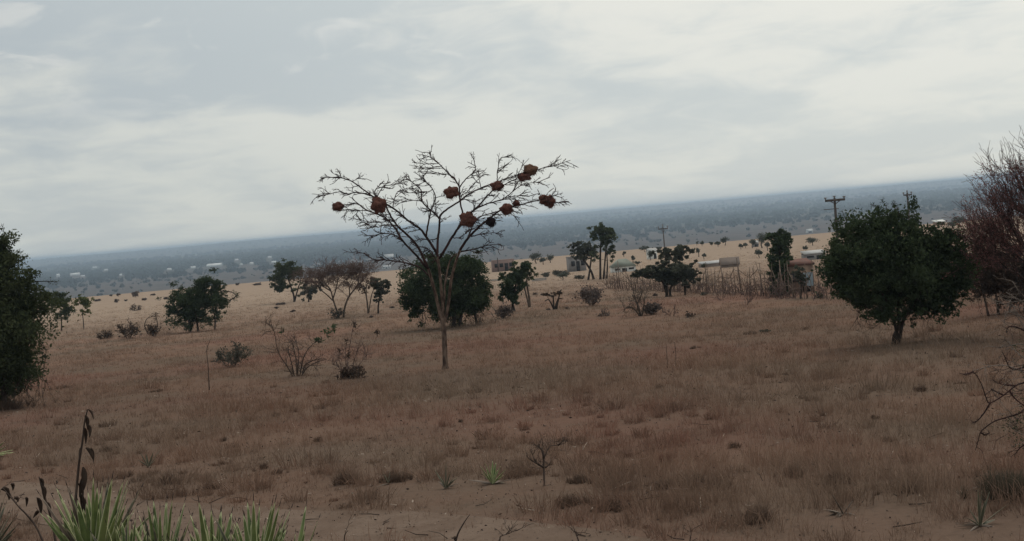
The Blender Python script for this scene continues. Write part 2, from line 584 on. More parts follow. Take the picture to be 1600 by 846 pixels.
    S = np.repeat(siz, nb2); T0 = np.repeat(dark, nb2); N2 = nc * nb2
    a = rng.uniform(0, 6.283, N2); q = np.sqrt(rng.uniform(0, 1, N2)) * S * 0.55
    bx = np.repeat(cx, nb2) + np.cos(a) * q; by = np.repeat(cy, nb2) + np.sin(a) * q * 0.8
    p0 = np.stack([bx, by, height(bx, by) - 0.01], 1)
    L2 = np.clip(S * rng.uniform(0.3, 0.85, N2), 0.05, 0.42); le = np.abs(rng.normal(0, 0.85, N2)); la = a + rng.normal(0, 0.7, N2)
    dx, dy = np.cos(la) * le, np.sin(la) * le
    p1 = p0 + np.stack([dx * 0.45, dy * 0.45, np.full(N2, 0.6)], 1) * L2[:, None]
    p2 = p0 + np.stack([dx * 1.1, dy * 1.1, 0.95 - 0.35 * np.minimum(le, 1.5)], 1) * L2[:, None]
    wv = 0.0042 * rng.uniform(0.6, 1.4, N2) * np.clip(by / 16, 0.8, 2)
    wa = rng.uniform(0, 6.283, N2); s2 = np.stack([np.cos(wa) * wv, np.sin(wa) * wv * 0.5, wv * 0], 1)
    b2 = np.arange(N2)[:, None] * 5
    mb.add(np.stack([p0 - s2, p0 + s2, p1 + s2 * .8, p1 - s2 * .8, p2], 1).reshape(-1, 3), b2 + np.array([[0, 1, 2, 3]]), b2 + np.array([[3, 2, 4]]),
           np.repeat(np.clip(T0 + rng.normal(0, 0.08, N2), 0, 1), 5))
    tag(mb.build('grass', m), 'knee high dry brown grass covering the whole field', 'grass', kind='stuff')
    print('grass blades', N)


make_grass()


# ------------------------------------------------------------------ dead leaves, twigs and clods lying on the near ground
def make_litter():
    m, k, out = mat_new('dead_leaf_litter')
    at = k.n('ShaderNodeAttribute', attribute_name='tint')
    c = k.mix(k.ramp(at.outputs['Fac'], 0.45, 0.8), rgb(0.045, 0.031, 0.025), rgb(0.40, 0.32, 0.26))
    principled(k, out, c, 0.95)
    rng = np.random.RandomState(12)
    n = 13000
    y = rng.uniform(8.0, 1.0, n) ** 0 * 9.0 + rng.gamma(1.6, 6.0, n)
    x = rng.uniform(-1, 1, n) * (0.5 * y + 2)
    p = np.stack([x, y, height(x, y) + 0.012], 1)
    t = rng.beta(0.7, 1.5, n)
    mb = MB(); mb.leaves(p, 1.0, rng, 0.45, 0.75, t)
    v = mb.v[0].reshape(-1, 4, 3); c0 = v.mean(1, keepdims=True)
    sz = np.minimum(rng.gamma(2.2, 0.007, n), 0.028) * np.clip(y / 18, 0.8, 2)
    mb.v[0] = (c0 + (v - c0) * sz[:, None, None]).reshape(-1, 3).astype(np.float32)
    # crisp dead leaves and seed heads caught among the stems
    n2 = 14000
    y2 = 10 + rng.gamma(1.7, 9.0, n2); x2 = rng.uniform(-1, 1, n2) * (0.5 * y2 + 2)
    cl = wob(x2, y2, 1.9, 61) + rng.normal(0, 0.5, n2) > 0.25
    cl &= ~((y2 < track_edge(x2) + 0.4) & (y2 > track_edge(x2) - 2.8))
    x2, y2 = x2[cl], y2[cl]; n2 = len(x2)
    p2 = np.stack([x2, y2, height(x2, y2) + rng.uniform(0.02, 0.22, n2)], 1)
    m2 = MB(); m2.leaves(p2, 1.0, rng, 0.38, 0.0, rng.beta(0.6, 2.2, n2))
    v2 = m2.v[0].reshape(-1, 4, 3); c2 = v2.mean(1, keepdims=True)
    s2 = np.minimum(rng.gamma(2.0, 0.0055, n2), 0.02) * np.clip(y2 / 18, 0.8, 1.8)
    mb.add((c2 + (v2 - c2) * s2[:, None, None]).reshape(-1, 3), np.arange(4 * n2).reshape(-1, 4), None, m2.att[0])
    for i in range(170):
        yy = 9 + rng.gamma(1.6, 4.5); xx = rng.uniform(-1, 1) * (0.5 * yy + 1)
        a = rng.uniform(0, 6.283); L = rng.uniform(0.08, 0.35)
        q = np.array([xx, yy, float(height(xx, yy)) + 0.015])
        e = q + [math.cos(a) * L, math.sin(a) * L, rng.uniform(0, 0.08)]
        mb.tube([q, (q + e) / 2 + rng.normal(size=3) * 0.012, e], [0.007, 0.006, 0.003], 4, rng.uniform(0, 1))
    tag(mb.build('leaf_litter', m), 'dead leaves and broken twigs strewn over the near dirt', 'litter', kind='stuff')


make_litter()
# ------------------------------------------------------------------ plant materials
M = {}
M['green'] = mat_leaf('dark_green_leaves', (0.020, 0.032, 0.019), (0.085, 0.112, 0.058))
M['green2'] = mat_leaf('olive_leaves', (0.028, 0.040, 0.021), (0.105, 0.122, 0.062))
M['bright'] = mat_leaf('yellow_green_leaves', (0.060, 0.085, 0.022), (0.15, 0.165, 0.06))
M['acacia'] = mat_leaf('grey_green_acacia_leaves', (0.046, 0.052, 0.042), (0.110, 0.114, 0.082))
M['brownleaf'] = mat_leaf('dry_brown_leaves', (0.045, 0.032, 0.026), (0.12, 0.085, 0.066))
M['greyleaf'] = mat_leaf('dusty_grey_leaves', (0.055, 0.055, 0.045), (0.125, 0.115, 0.09))
M['redleaf'] = mat_leaf('red_brown_buds', (0.125, 0.050, 0.050), (0.30, 0.15, 0.135))
M['hazeleaf'] = mat_leaf('distant_leaves', (0.055, 0.062, 0.05), (0.11, 0.115, 0.088), 0.3)
M['bark'] = mat_bark('grey_brown_bark', (0.050, 0.038, 0.030), (0.13, 0.10, 0.08))
M['darkbark'] = mat_bark('dark_bark', (0.022, 0.017, 0.014), (0.060, 0.045, 0.037))
M['palebark'] = mat_bark('flaking_pale_bark', (0.042, 0.026, 0.021), (0.185, 0.130, 0.100), 9.0)
M['twig'] = mat_bark('dark_red_brown_twigs', (0.018, 0.011, 0.011), (0.058, 0.030, 0.028))
M['pinktwig'] = mat_bark('pinkish_brown_twigs', (0.085, 0.055, 0.048), (0.17, 0.115, 0.10))
M['greytwig'] = mat_bark('grey_dead_twigs', (0.10, 0.082, 0.07), (0.26, 0.215, 0.185))
M['browntwig'] = mat_bark('brown_dead_twigs', (0.035, 0.025, 0.021), (0.10, 0.073, 0.06))


def curve(a, b, rng, sag=0.12, k=6, wiggle=0.03):
    """points of a slightly crooked limb from a to b"""
    a = np.asarray(a, float); b = np.asarray(b, float)
    L = np.linalg.norm(b - a)
    t = np.linspace(0, 1, k)[:, None]
    p = a + (b - a) * t
    off = rng.normal(size=3) * L * sag
    p = p + off * np.sin(t * math.pi) + np.array([0, 0, 0.10 * L]) * np.sin(t * math.pi)
    p[1:-1] += rng.normal(size=(k - 2, 3)) * L * wiggle
    return p


def smooth_path(pts, m=3):
    """Catmull-Rom through the points"""
    pts = np.asarray(pts, float)
    if len(pts) < 3: return pts
    P_ = np.vstack([2 * pts[0] - pts[1], pts, 2 * pts[-1] - pts[-2]])
    out = []
    for i in range(1, len(P_) - 2):
        p0, p1, p2, p3 = P_[i - 1:i + 3]
        for j in range(m):
            t = j / m
            out.append(0.5 * (2 * p1 + (p2 - p0) * t + (2 * p0 - 5 * p1 + 4 * p2 - p3) * t * t + (3 * p1 - p0 - 3 * p2 + p3) * t ** 3))
    out.append(pts[-1])
    return np.array(out)


def grow(mb, rng, p, d, L, r, lvl, spread=0.6, up=0.1, kids=3, wig=0.16, tips=None, n=4, shrink=0.62, minr=0.004, pts_out=None, att=None):
    """a crooked bare branch that forks lvl more times"""
    k = 5
    pts = [np.array(p, float)]
    d = np.array(d, float) / np.linalg.norm(d)
    for i in range(k):
        d = d + rng.normal(size=3) * wig + np.array([0, 0, up * 0.35])
        d /= np.linalg.norm(d)
        pts.append(pts[-1] + d * L / k)
    pts = np.array(pts)
    r1 = max(r * 0.5, minr)
    mb.tube(pts, np.linspace(max(r, minr), r1, k + 1), n if r > 0.02 else 3, att, cap=False)
    if pts_out is not None: pts_out.append(pts)
    if lvl <= 0:
        if tips is not None: tips.append(pts[-1])
        return
    for c in range(kids):
        t = rng.uniform(0.35, 1.0) if c else 1.0
        i = t * k; j = min(int(i), k - 1); q = pts[j] + (pts[j + 1] - pts[j]) * (i - j)
        dd = pts[j + 1] - pts[j]; dd /= np.linalg.norm(dd)
        sp = rng.normal(size=3); sp -= dd * sp.dot(dd); sp /= np.linalg.norm(sp) + 1e-9
        nd = dd + sp * rng.uniform(0.5, 1.3) * spread * (1.0 if c else 0.5)
        grow(mb, rng, q, nd, L * shrink * rng.uniform(0.75, 1.2), r1 * rng.uniform(0.65, 0.95), lvl - 1, spread, up, kids, wig, tips, n, shrink, minr, pts_out, att)


def leafy_tree(name, label, cat, base, crowns, trunks, leaf, bark='darkbark', size=0.06, dens=1.0, seed=0, r=0.12,
               flat=0.0, twigs=True, group=None, depth=0.9, extra=None, shell=0.5, ragged=0.24):
    """base: pixel of the foot. crowns: (px, py, rx, ry) ellipses of the crown in photograph pixels; trunks: pixel paths.
    The crown is filled with leaf clumps carried by limbs; depth = front-to-back size against the width."""
    rng = np.random.RandomState(seed)
    b = G(*base) if len(base) == 2 else np.array(base, float)
    Y = b[1]; s = PX(Y)
    root = thing(name, label, cat, b, group)
    tm = MB(); skeleton = []
    for ti, path in enumerate(trunks):
        dyy = rng.uniform(-0.5, 0.5) * s * 12 if ti else 0.0
        pts = np.array([W(x, y, Y + dyy * i / max(len(path) - 1, 1)) for i, (x, y) in enumerate(path)])
        pts[0][2] = min(pts[0][2], float(height(pts[0][0], pts[0][1]))) - 0.06
        pts = smooth_path(pts)
        rr = np.linspace(r, r * 0.55, len(pts)) * 0.8 * (1 if ti == 0 else 0.75)
        rr[0] *= 1.25
        tm.tube(pts, rr, 7)
        skeleton += list(pts[len(pts) // 2:])
    skel = np.array(skeleton)
    lm = MB(); r0 = r; r = min(r, 1.55 * s)
    for ci, cr in enumerate(crowns):
        cx, cy, rx, ry = cr[:4]
        dd = cr[4] if len(cr) > 4 else 1.0
        yo = (cr[5] if len(cr) > 5 else rng.uniform(-0.25, 0.25) * rx) * s
        c = W(cx, cy, Y + yo)
        R = np.array([rx * s, max(rx, ry) * 0.8 * s * depth, ry * s])
        area = rx * ry
        ph = rng.uniform(0, 6.283, 6)
        nclump = int(max(12, 0.95 * area ** 0.60))
        for j in range(nclump):
            v = rng.normal(size=3); v /= np.linalg.norm(v)
            rad_ = rng.uniform(0.15, 1.0) ** shell
            az = math.atan2(v[1], v[0])
            lump = 1 + ragged * (math.sin(2.3 * az + ph[0] + 2 * v[2]) * 0.5 + math.sin(5 * v[2] + ph[1] + az) * 0.5 + math.sin(7 * v[0] + ph[2]) * 0.4 + math.sin(9 * v[2] + ph[3] + 3 * v[0]) * 0.4)
            p = c + v * R * rad_ * lump * rng.uniform(0.86, 1.08)
            if rng.uniform() < 0.07: p = c + v * R * lump * rng.uniform(1.05, 1.28)
            cl = min(R) * rng.uniform(0.16, 0.40)
            nl = int(dens * dd * 26 * (cl / size) ** 1.3 * rng.uniform(0.5, 1.3))
            pts = p + rng.normal(size=(nl, 3)) * cl * np.array([0.55, 0.55, 0.42 * (1 - 0.5 * flat)])
            lm.leaves(pts, size, rng, 0.5, flat)
            if twigs and rng.uniform() < 0.75:
                lower = skel[skel[:, 2] < p[2] + 0.15 * abs(R[2])]
                sk = lower if len(lower) else skel
                q = sk[np.argmin(np.linalg.norm(sk - p, axis=1) + rng.uniform(0, R[0] * 0.3, len(sk)))]
                cv = curve(q, p, rng, 0.10)
                rr = max(0.2 * r * rng.uniform(0.5, 1), 0.2 * s)
                tm.tube(cv, np.linspace(rr, rr * 0.3, len(cv)), 4, cap=False)
                skel = np.vstack([skel, cv[2:5]])
                for q2 in range(3):
                    e = p + rng.normal(size=3) * cl * 0.8
                    tm.tube(curve(cv[4], e, rng, 0.1, 4), [rr * 0.35, rr * 0.3, rr * 0.2, rr * 0.12], 3, cap=False)
    if extra: extra(tm, lm, rng, Y, s)
    tm.build('trunk', M[bark], root)
    if lm.c: lm.build('crown', M[leaf], root)
    return root, b, s


def bare_shrub(name, label, cat, base, width, high, mat='browntwig', leaf=None, nstem=9, lvl=3, seed=0, size=0.03, nleaf=0, group=None,
               spread=0.6, up=0.1, fan=0.9, r=None, kids=3, lean=(0, 0), wig=0.16):
    """many-stemmed bushy plant; width and high in photograph pixels"""
    rng = np.random.RandomState(seed)
    b = G(*base) if len(base) == 2 else np.array(base, float)
    s = PX(b[1])
    root = thing(name, label, cat, b, group)
    mb = MB(); tips = []; allp = []
    H = high * s; Wd = width * s / 2
    r = r or max(0.35 * s, H * 0.012)
    for i in range(nstem):
        a = rng.uniform(0, 6.283); o = rng.uniform(0.1, 1) ** 0.7
        d = np.array([math.cos(a) * o * Wd / H * fan * 1.6 + lean[0], math.sin(a) * o * Wd / H * fan * 1.6, 1.0])
        p = b + np.array([math.cos(a) * Wd * 0.12, math.sin(a) * Wd * 0.12, -0.04])
        grow(mb, rng, p, d, H * 0.55 * rng.uniform(0.8, 1.2), r, lvl, spread, up, kids, wig, tips, 4, 0.55, 0.22 * s, allp)
    mb.build('stems', M[mat], root)
    if leaf:
        lm = MB()
        t = np.concatenate([p[2:] for p in allp])
        ix = rng.randint(0, len(t), nleaf)
        lm.leaves(t[ix] + rng.normal(size=(nleaf, 3)) * size * 1.2, size, rng)
        lm.build('leaves', M[leaf], root)
    return root


# ------------------------------------------------------------------ the thorn tree with the weaver nests
def weaver_tree():
    base = G(696, 577)
    Y0 = base[1]; s = PX(Y0)
    rng = np.random.RandomState(5)
    root = thing('thorn_tree', 'tall bare thorn tree with flaking pale trunk, hung with round grass nests', 'tree', base)
    B = [  # parent, path, first and last radius in pixels, sideways slope in depth
        (None, [(696, 580), (695.5, 562), (695, 547), (693.6, 516), (691, 497)], 6.6, 5.6, 0.0),
        (0, [(692, 508), (688.5, 495), (682, 466), (674, 436), (669, 420)], 4.6, 3.2, -0.25),
        (0, [(691, 500), (691, 474), (688, 435), (684, 401)], 4.6, 2.9, 0.1),
        (0, [(693, 506), (697.5, 492), (701.4, 469), (705, 438), (712, 410), (719, 391)], 4.2, 2.7, -0.4),
        (0, [(692, 496), (694, 470), (696, 440), (703, 408), (714, 396)], 3.0, 1.5, 0.5),
        (1, [(670, 422), (662, 413), (653, 402), (649, 398), (629, 377), (618, 358.6), (600.5, 339.5), (574, 329.5), (558, 319), (540, 321), (529, 320)], 2.5, 0.7, 0.35),
        (1, [(669, 420), (656, 391), (641, 372), (620.6, 352.6), (609, 335), (601, 320), (590, 311)], 2.4, 1.0, -0.55),
        (2, [(684, 401), (678, 388), (666, 371), (657, 359), (643, 349), (615, 326), (590, 312), (570, 298), (550, 284), (532, 278), (500, 278)], 2.5, 0.6, -0.2),
        (2, [(684, 401), (683, 395), (684.5, 371), (687, 344), (686, 341), (674, 329.5), (659, 314), (658, 298), (643, 284), (631, 276)], 2.4, 0.6, 0.45),
        (7, [(666, 371), (668, 355), (672, 334), (674, 327), (680, 310), (676, 296), (663, 280), (660, 270)], 1.7, 0.5, 0.15),
        (8, [(687, 342), (689, 336), (700, 326), (716, 316), (736, 302), (760, 291), (784.5, 282), (811, 273), (841, 265), (865, 259), (891, 251)], 2.0, 0.5, 0.5),
        (2, [(686, 404), (695, 391), (706, 371), (720, 351), (734, 334.5), (748, 322), (760, 308), (770, 298), (788.5, 288), (809, 278)], 2.5, 0.7, -0.5),
        (11, [(742, 327), (764, 318), (784.5, 312), (801, 300), (817, 288), (829, 286), (846, 285)], 1.3, 0.4, -0.7),
        (3, [(719, 391), (728, 377), (740, 363), (754, 350.5), (768, 339.5), (784.5, 328), (805, 322), (829, 316), (847, 312), (863, 307), (879, 302)], 2.4, 0.5, -0.1),
        (13, [(847, 312), (867, 317), (889, 315)], 0.9, 0.4, 0.3),
        (13, [(730, 375), (738, 354), (746, 341), (764, 334.5), (784, 329)], 1.5, 0.6, 0.6),
        (3, [(716, 396), (722, 393), (746, 388), (764, 383), (783, 382)], 1.7, 0.4, 0.3),
        (13, [(736, 370), (748, 367), (760, 365), (774, 364), (785, 367)], 1.1, 0.4, -0.6),
        (11, [(720, 351), (723, 336), (718, 310), (718, 294), (710, 280), (698, 268), (682, 252), (673, 246), (671, 238)], 1.7, 0.5, 0.25),
        (18, [(718, 294), (728, 280), (742, 267), (740, 250), (734, 239)], 1.1, 0.4, -0.5),
        (10, [(777, 284), (777, 275), (778.5, 260), (781.5, 249), (801, 241)], 1.0, 0.4, 0.6),
        (7, [(580, 306), (569, 303), (556, 301), (542, 303), (530, 300), (512, 304), (497, 306)], 1.3, 0.4, 0.3),
        (5, [(629, 377), (615, 367), (597, 365.6), (578, 368.7), (564, 362.6)], 1.2, 0.4, 0.5),
        (1, [(673, 434), (660, 421), (645, 414), (621, 409), (600, 406), (585, 406), (567, 396), (553, 394)], 1.7, 0.4, 0.6),
        (7, [(614, 325), (615, 318), (621, 300), (639, 294), (652, 288)], 1.0, 0.35, 0.5),
        (7, [(591, 312), (591, 306), (599.5, 292), (621, 288), (632, 280)], 1.0, 0.35, -0.5),
        (6, [(590, 311), (585, 300), (596, 287), (600, 283)], 0.8, 0.35, 0.2),
        (9, [(676, 296), (668, 300), (650, 302), (634, 301)], 0.7, 0.3, 0.4),
        (7, [(550, 284), (556, 281), (568, 274)], 0.7, 0.3, 0.5),
        (7, [(534, 279), (531, 272), (526, 264)], 0.8, 0.3, -0.5),
        (18, [(681, 256), (664, 256), (647, 255)], 0.6, 0.3, 0.4),
        (18, [(687, 263), (668, 264), (645, 263)], 0.6, 0.3, -0.5),
        (18, [(698, 272), (680, 272), (661, 271)], 0.6, 0.3, 0.7),
        (18, [(675, 248), (668, 244), (660, 244)], 0.5, 0.3, -0.4),
        (10, [(808, 274), (815, 262), (818, 250)], 0.7, 0.3, -0.3),
        (10, [(752, 295), (749, 280), (748, 268)], 0.8, 0.3, 0.3),
        (13, [(847, 312), (843, 303), (840, 296)], 0.7, 0.3, 0.0),
        (8, [(659, 314), (645, 313), (630, 311), (612, 316)], 0.8, 0.3, -0.6),
        (5, [(574, 329.5), (560, 329), (546, 328), (532, 330)], 0.8, 0.35, 0.7),
        (5, [(608, 345), (590, 348), (572, 346), (560, 342)], 0.9, 0.3, 0.9),
        (6, [(621, 353), (604, 352), (588, 356), (574, 352)], 0.9, 0.3, -0.9),
        (11, [(706, 371), (716, 372), (730, 362), (742, 345)], 0.9, 0.4, 0.8),
        (2, [(687, 420), (676, 396), (662, 386), (650, 388)], 1.2, 0.4, 0.9),
        (8, [(685, 372), (672, 376), (660, 374), (645, 378)], 1.0, 0.4, 0.6),
        (18, [(718, 308), (730, 300), (742, 286), (752, 276)], 0.8, 0.3, 0.9),
        (10, [(716, 316), (726, 312), (738, 316), (750, 312)], 0.7, 0.3, 0.9),
        (12, [(784, 312), (800, 311), (815, 304), (829, 300)], 0.7, 0.3, -0.3),
        (13, [(784, 328), (798, 334), (806, 340)], 0.6, 0.3, -0.6),
    ]
    dyl = []; twig = MB()
    allv = []
    for bi, (par, path, r0, r1, k) in enumerate(B):
        p = np.array(path, float)
        if par is None: d0 = 0.0
        else:
            pp, pd = dyl[par]
            d0 = pd[np.argmin(np.linalg.norm(pp - p[0], axis=1))]
        run = np.concatenate([[0], np.cumsum(np.linalg.norm(np.diff(p, axis=0), axis=1))])
        dy = d0 + k * run * s * (0.85 if bi > 4 else 0.35)
        dyl.append((p, dy))
        pts = np.array([W(a, c, Y0 + e) for (a, c), e in zip(p, dy)])
        pts = smooth_path(pts, 4)
        if bi > 4:
            pts[1:-1] += rng.normal(size=(len(pts) - 2, 3)) * s * 0.3
        rr = np.linspace(r0, r1, len(pts)) * s * (0.70 if bi < 5 else 0.92)
        mb = MB()
        if bi == 0: rr[:2] *= 1.3
        mb.tube(pts, np.maximum(rr, 0.5 * s), 8 if bi < 5 else 5)
        lowest = bi < 5
        mb.build('trunk' if bi == 0 else 'branch', M['palebark' if lowest else 'twig'], root)
        if bi > 4:
            allv.append(pts)
            # side twigs, thorns and buds
            L = np.concatenate([[0], np.cumsum(np.linalg.norm(np.diff(pts, axis=0), axis=1))])
            m = int(L[-1] / s / 5.0)
            for j in range(m):
                t = rng.uniform(0.22, 1) * L[-1]
                i = np.clip(np.searchsorted(L, t) - 1, 0, len(pts) - 2)
                q = pts[i]; dd = pts[i + 1] - pts[i]; dd /= np.linalg.norm(dd) + 1e-9
                sp = rng.normal(size=3); sp[2] = sp[2] * 0.7 + 0.05; sp -= dd * sp.dot(dd); sp /= np.linalg.norm(sp)
                out = 1.0 if dd[0] >= 0 else -1.0
                if rng.uniform() < 0.75:
                    grow(twig, rng, q, dd * 0.7 + sp * 0.75 + np.array([out * 0.5, 0, -0.12]), rng.uniform(6, 20) * s, 0.75 * s, 1, 0.85, 0.0, 3, 0.13, None, 3, 0.5, 0.42 * s)
                else:
                    e = q + (sp + dd * 0.4) * rng.uniform(2, 4.5) * s
                    twig.tube([q, (q + e) / 2, e], [0.4 * s, 0.45 * s, 0.55 * s], 3)
    tb = twig.build('twigs', M['twig'], root)
    # a few small dark leaf tufts and buds on the outer twigs
    lm = MB()
    vs = np.concatenate([p[len(p) // 2:] for p in allv])
    ix = rng.randint(0, len(vs), 1500)
    lm.leaves(vs[ix] + rng.normal(size=(1500, 3)) * 2.6 * s, 0.9 * s, rng)
    tag(lm.build('leaf_buds', M['brownleaf'], root), kind='stuff')
    return dyl, Y0, s


WV, WY, WS = weaver_tree()


def nest_mat(name, a, b):
    m, k, out = mat_new(name)
    geo = k.n('ShaderNodeNewGeometry')
    at = k.n('ShaderNodeAttribute', attribute_name='tint')
    n = k.noise(geo.outputs['Position'], 22, 5, 0.75)
    c = k.mix(k.math('ADD', k.math('MULTIPLY', at.outputs['Fac'], 0.5), k.math('MULTIPLY', k.ramp(n, 0.35, 0.65), 0.5)), rgb(*a), rgb(*b))
    principled(k, out, c, 1.0, (n, 1.0, 0.05), 0.0)
    return m


M['nest'] = nest_mat('red_brown_nest_straw', (0.065, 0.027, 0.022), (0.235, 0.110, 0.085))
M['nestdark'] = nest_mat('dark_nest_straw', (0.012, 0.009, 0.012), (0.04, 0.028, 0.03))
M['nesttan'] = nest_mat('tan_nest_straw', (0.09, 0.048, 0.032), (0.27, 0.155, 0.105))


def nest(px, py, w, h, label, mat='nest', seed=0, tail=0.5):
    rng = np.random.RandomState(300 + seed)
    best = None
    for p, dy in WV[5:]:
        for i in range(len(p) - 1):
            for t in (0, 0.33, 0.66):
                q = p[i] * (1 - t) + p[i + 1] * t
                d = np.hypot(q[0] - px, q[1] - py)
                if best is None or d < best[0]:
                    best = (d, dy[i] * (1 - t) + dy[i + 1] * t)
    c = W(px, py, WY + best[1]); s = WS
    R = np.array([w * s / 2, (w + h) * s / 4, h * s / 2]) * 1.06
    root = thing('bird_nest', label, 'bird nest', c, 'round grass nests hanging in the thorn tree')
    # woven body: an uneven ball
    nu, nv = 20, 12
    mb = MB(); V = []
    for j in range(nv + 1):
        th = math.pi * j / nv
        for i in range(nu):
            ph = 2 * math.pi * i / nu
            d = np.array([math.sin(th) * math.cos(ph), math.sin(th) * math.sin(ph), math.cos(th)])
            f = 1 + 0.22 * math.sin(3 * ph + seed) * math.sin(th) + 0.16 * math.sin(5 * th + seed * 2 + ph) + rng.uniform(-0.09, 0.09)
            V.append(c + d * R * f)
    q = [[j * nu + i, j * nu + (i + 1) % nu, (j + 1) * nu + (i + 1) % nu, (j + 1) * nu + i] for j in range(nv) for i in range(nu)]
    mb.add(np.array(V), q, None, rng.uniform(0, 1, len(V)))
    mb.build('woven_ball', M[mat], root)
    # loose straws sticking out and trailing below
    st = MB()
    for i in range(int(90 + 3 * w)):
        d = rng.normal(size=3); d[2] -= tail * 0.6; d /= np.linalg.norm(d)
        a = c + d * R * rng.uniform(0.8, 1.0)
        t = np.cross(d, rng.normal(size=3)); t /= np.linalg.norm(t)
        e = a + (d * 0.55 + t * 0.8 + np.array([0, 0, -0.5 * tail])) * R.mean() * rng.uniform(0.25, 0.75)
        r = 0.22 * s
        st.tube([a, (a + e) / 2 + t * 0.06 * R.mean(), e], [r, r * 0.9, r * 0.6], 3, rng.uniform(0, 1), False)
    tag(st.build('loose_straw', M[mat], root), kind='stuff')
    return root


NESTS = [
    (528, 323, 16, 13, 'small round straw nest at the outer tip of the lowest branch facing the sloping horizon', 'nest'),
    (590, 321, 20, 22, 'ragged long straw nest wedged along the thick bough among dense twigs', 'nest'),
    (704.6, 301, 21, 16, 'dark red brown straw nest high in the middle of the thorn tree crown', 'nest'),
    (730.6, 343, 22, 20, 'rusty red straw nest in the heart of the thorn tree, just above the leafy bush', 'nest'),
    (767.5, 347, 13, 13, 'small almost black pointed nest hanging under a bough against the valley', 'nestdark'),
    (792.5, 327, 18, 15, 'rough brown straw nest sitting on the middle bough over the distant valley', 'nest'),
    (777, 291, 17, 13, 'flat red brown straw nest lying along the upper bough below the biggest nest', 'nest'),
    (828, 266, 21, 16, 'biggest tan topped straw nest near the tip of the longest upper branch', 'nesttan'),
    (818, 277, 20, 12, 'loose rusty straw nest joined beneath the biggest tan nest', 'nest'),
    (848, 312, 11, 13, 'smaller of two touching nests at the end of a thin bough', 'nest'),
    (859, 315, 15, 17, 'larger shaggy nest of the touching pair at the end of a thin bough', 'nest'),
    (807, 318, 10, 8, 'tiny straw nest just beyond the rough brown nest on the middle bough', 'nest'),
]
for i, a in enumerate(NESTS):
    nest(*a, seed=i)
# ------------------------------------------------------------------ leafy trees of the field
def hanging(px0, px1, py, lo, hi, n):
    """dead twigs hanging below a crown"""
    def f(tm, lm, rng, Y, s):
        for i in range(n):
            x = rng.uniform(px0, px1); L = rng.uniform(lo, hi)
            p = W(x, py + rng.uniform(-6, 4), Y + rng.uniform(-25, 25) * s)
            grow(tm, rng, p, (rng.normal() * 0.35, rng.normal() * 0.35, -1), L * s, 0.45 * s, 1, 0.7, -0.1, 3, 0.2, None, 3, 0.5, 0.22 * s)
    return f


def both(*fs):
    def f(*a):
        for q in fs: q(*a)
    return f


def poke(lines, r=0.6):
    """single crooked twigs that stick out of a crown"""
    def f(tm, lm, rng, Y, s):
        for path in lines:
            pts = smooth_path([W(x, y, Y + rng.uniform(-4, 4) * s) for x, y in path])
            tm.tube(pts, np.linspace(r, 0.3, len(pts)) * s, 4)
            for j in range(len(path) * 3):
                q = pts[rng.randint(len(pts) // 3, len(pts))]
                grow(tm, rng, q, rng.normal(size=3) + np.array([0, 0, 0.3]), 6 * s, 0.3 * s, 0, 0.6, 0, 1, 0.2, None, 3, 0.5, 0.25 * s)
                lm.leaves(q + rng.normal(size=(5, 3)) * 2.2 * s, 1.2 * s, rng)
    return f


# the broad dark tree beyond the camera's nearer field, before the power pole
leafy_tree('bushy_tree', 'broad dense dark green tree with one short bent trunk, below the nearest power pole', 'tree', (1397, 538),
           [(1400, 405, 94, 56), (1340, 412, 52, 46), (1462, 415, 50, 48), (1392, 352, 56, 30), (1332, 368, 28, 22), (1464, 378, 34, 24), (1312, 415, 26, 30), (1490, 412, 26, 34), (1425, 445, 70, 42), (1350, 455, 50, 24),
            (1480, 455, 34, 34), (1395, 470, 48, 26), (1320, 440, 34, 28, 0.8), (1410, 490, 16, 16, 0.8), (1432, 484, 12, 26, 0.8), (1460, 478, 16, 30, 0.7),
            (1376, 484, 16, 26, 0.7), (1482, 472, 14, 24, 0.6), (1346, 474, 16, 18, 0.6), (1318, 408, 16, 14, 0.5), (1502, 420, 14, 16, 0.5), (1352, 350, 18, 12, 0.5), (1390, 332, 14, 9, 0.5), (1300, 420, 12, 10, 0.5), (1508, 450, 10, 16, 0.5)],
           [[(1396, 540), (1398, 525), (1405, 508), (1403, 485), (1408, 450)], [(1402, 512), (1412, 500), (1428, 478), (1446, 440)], [(1403, 500), (1390, 478), (1362, 440)]],
           'green', size=0.048, dens=0.55, seed=21, r=0.085, ragged=0.34,
           extra=both(hanging(1330, 1480, 480, 14, 42, 34), poke([[(1375, 345), (1372, 326), (1360, 320)], [(1388, 340), (1384, 322), (1377, 313)], [(1405, 338), (1402, 325), (1396, 318)],
                                                                  [(1330, 365), (1322, 345), (1316, 330)], [(1325, 466), (1312, 456), (1306, 450)], [(1340, 473), (1322, 468), (1308, 462)]])))

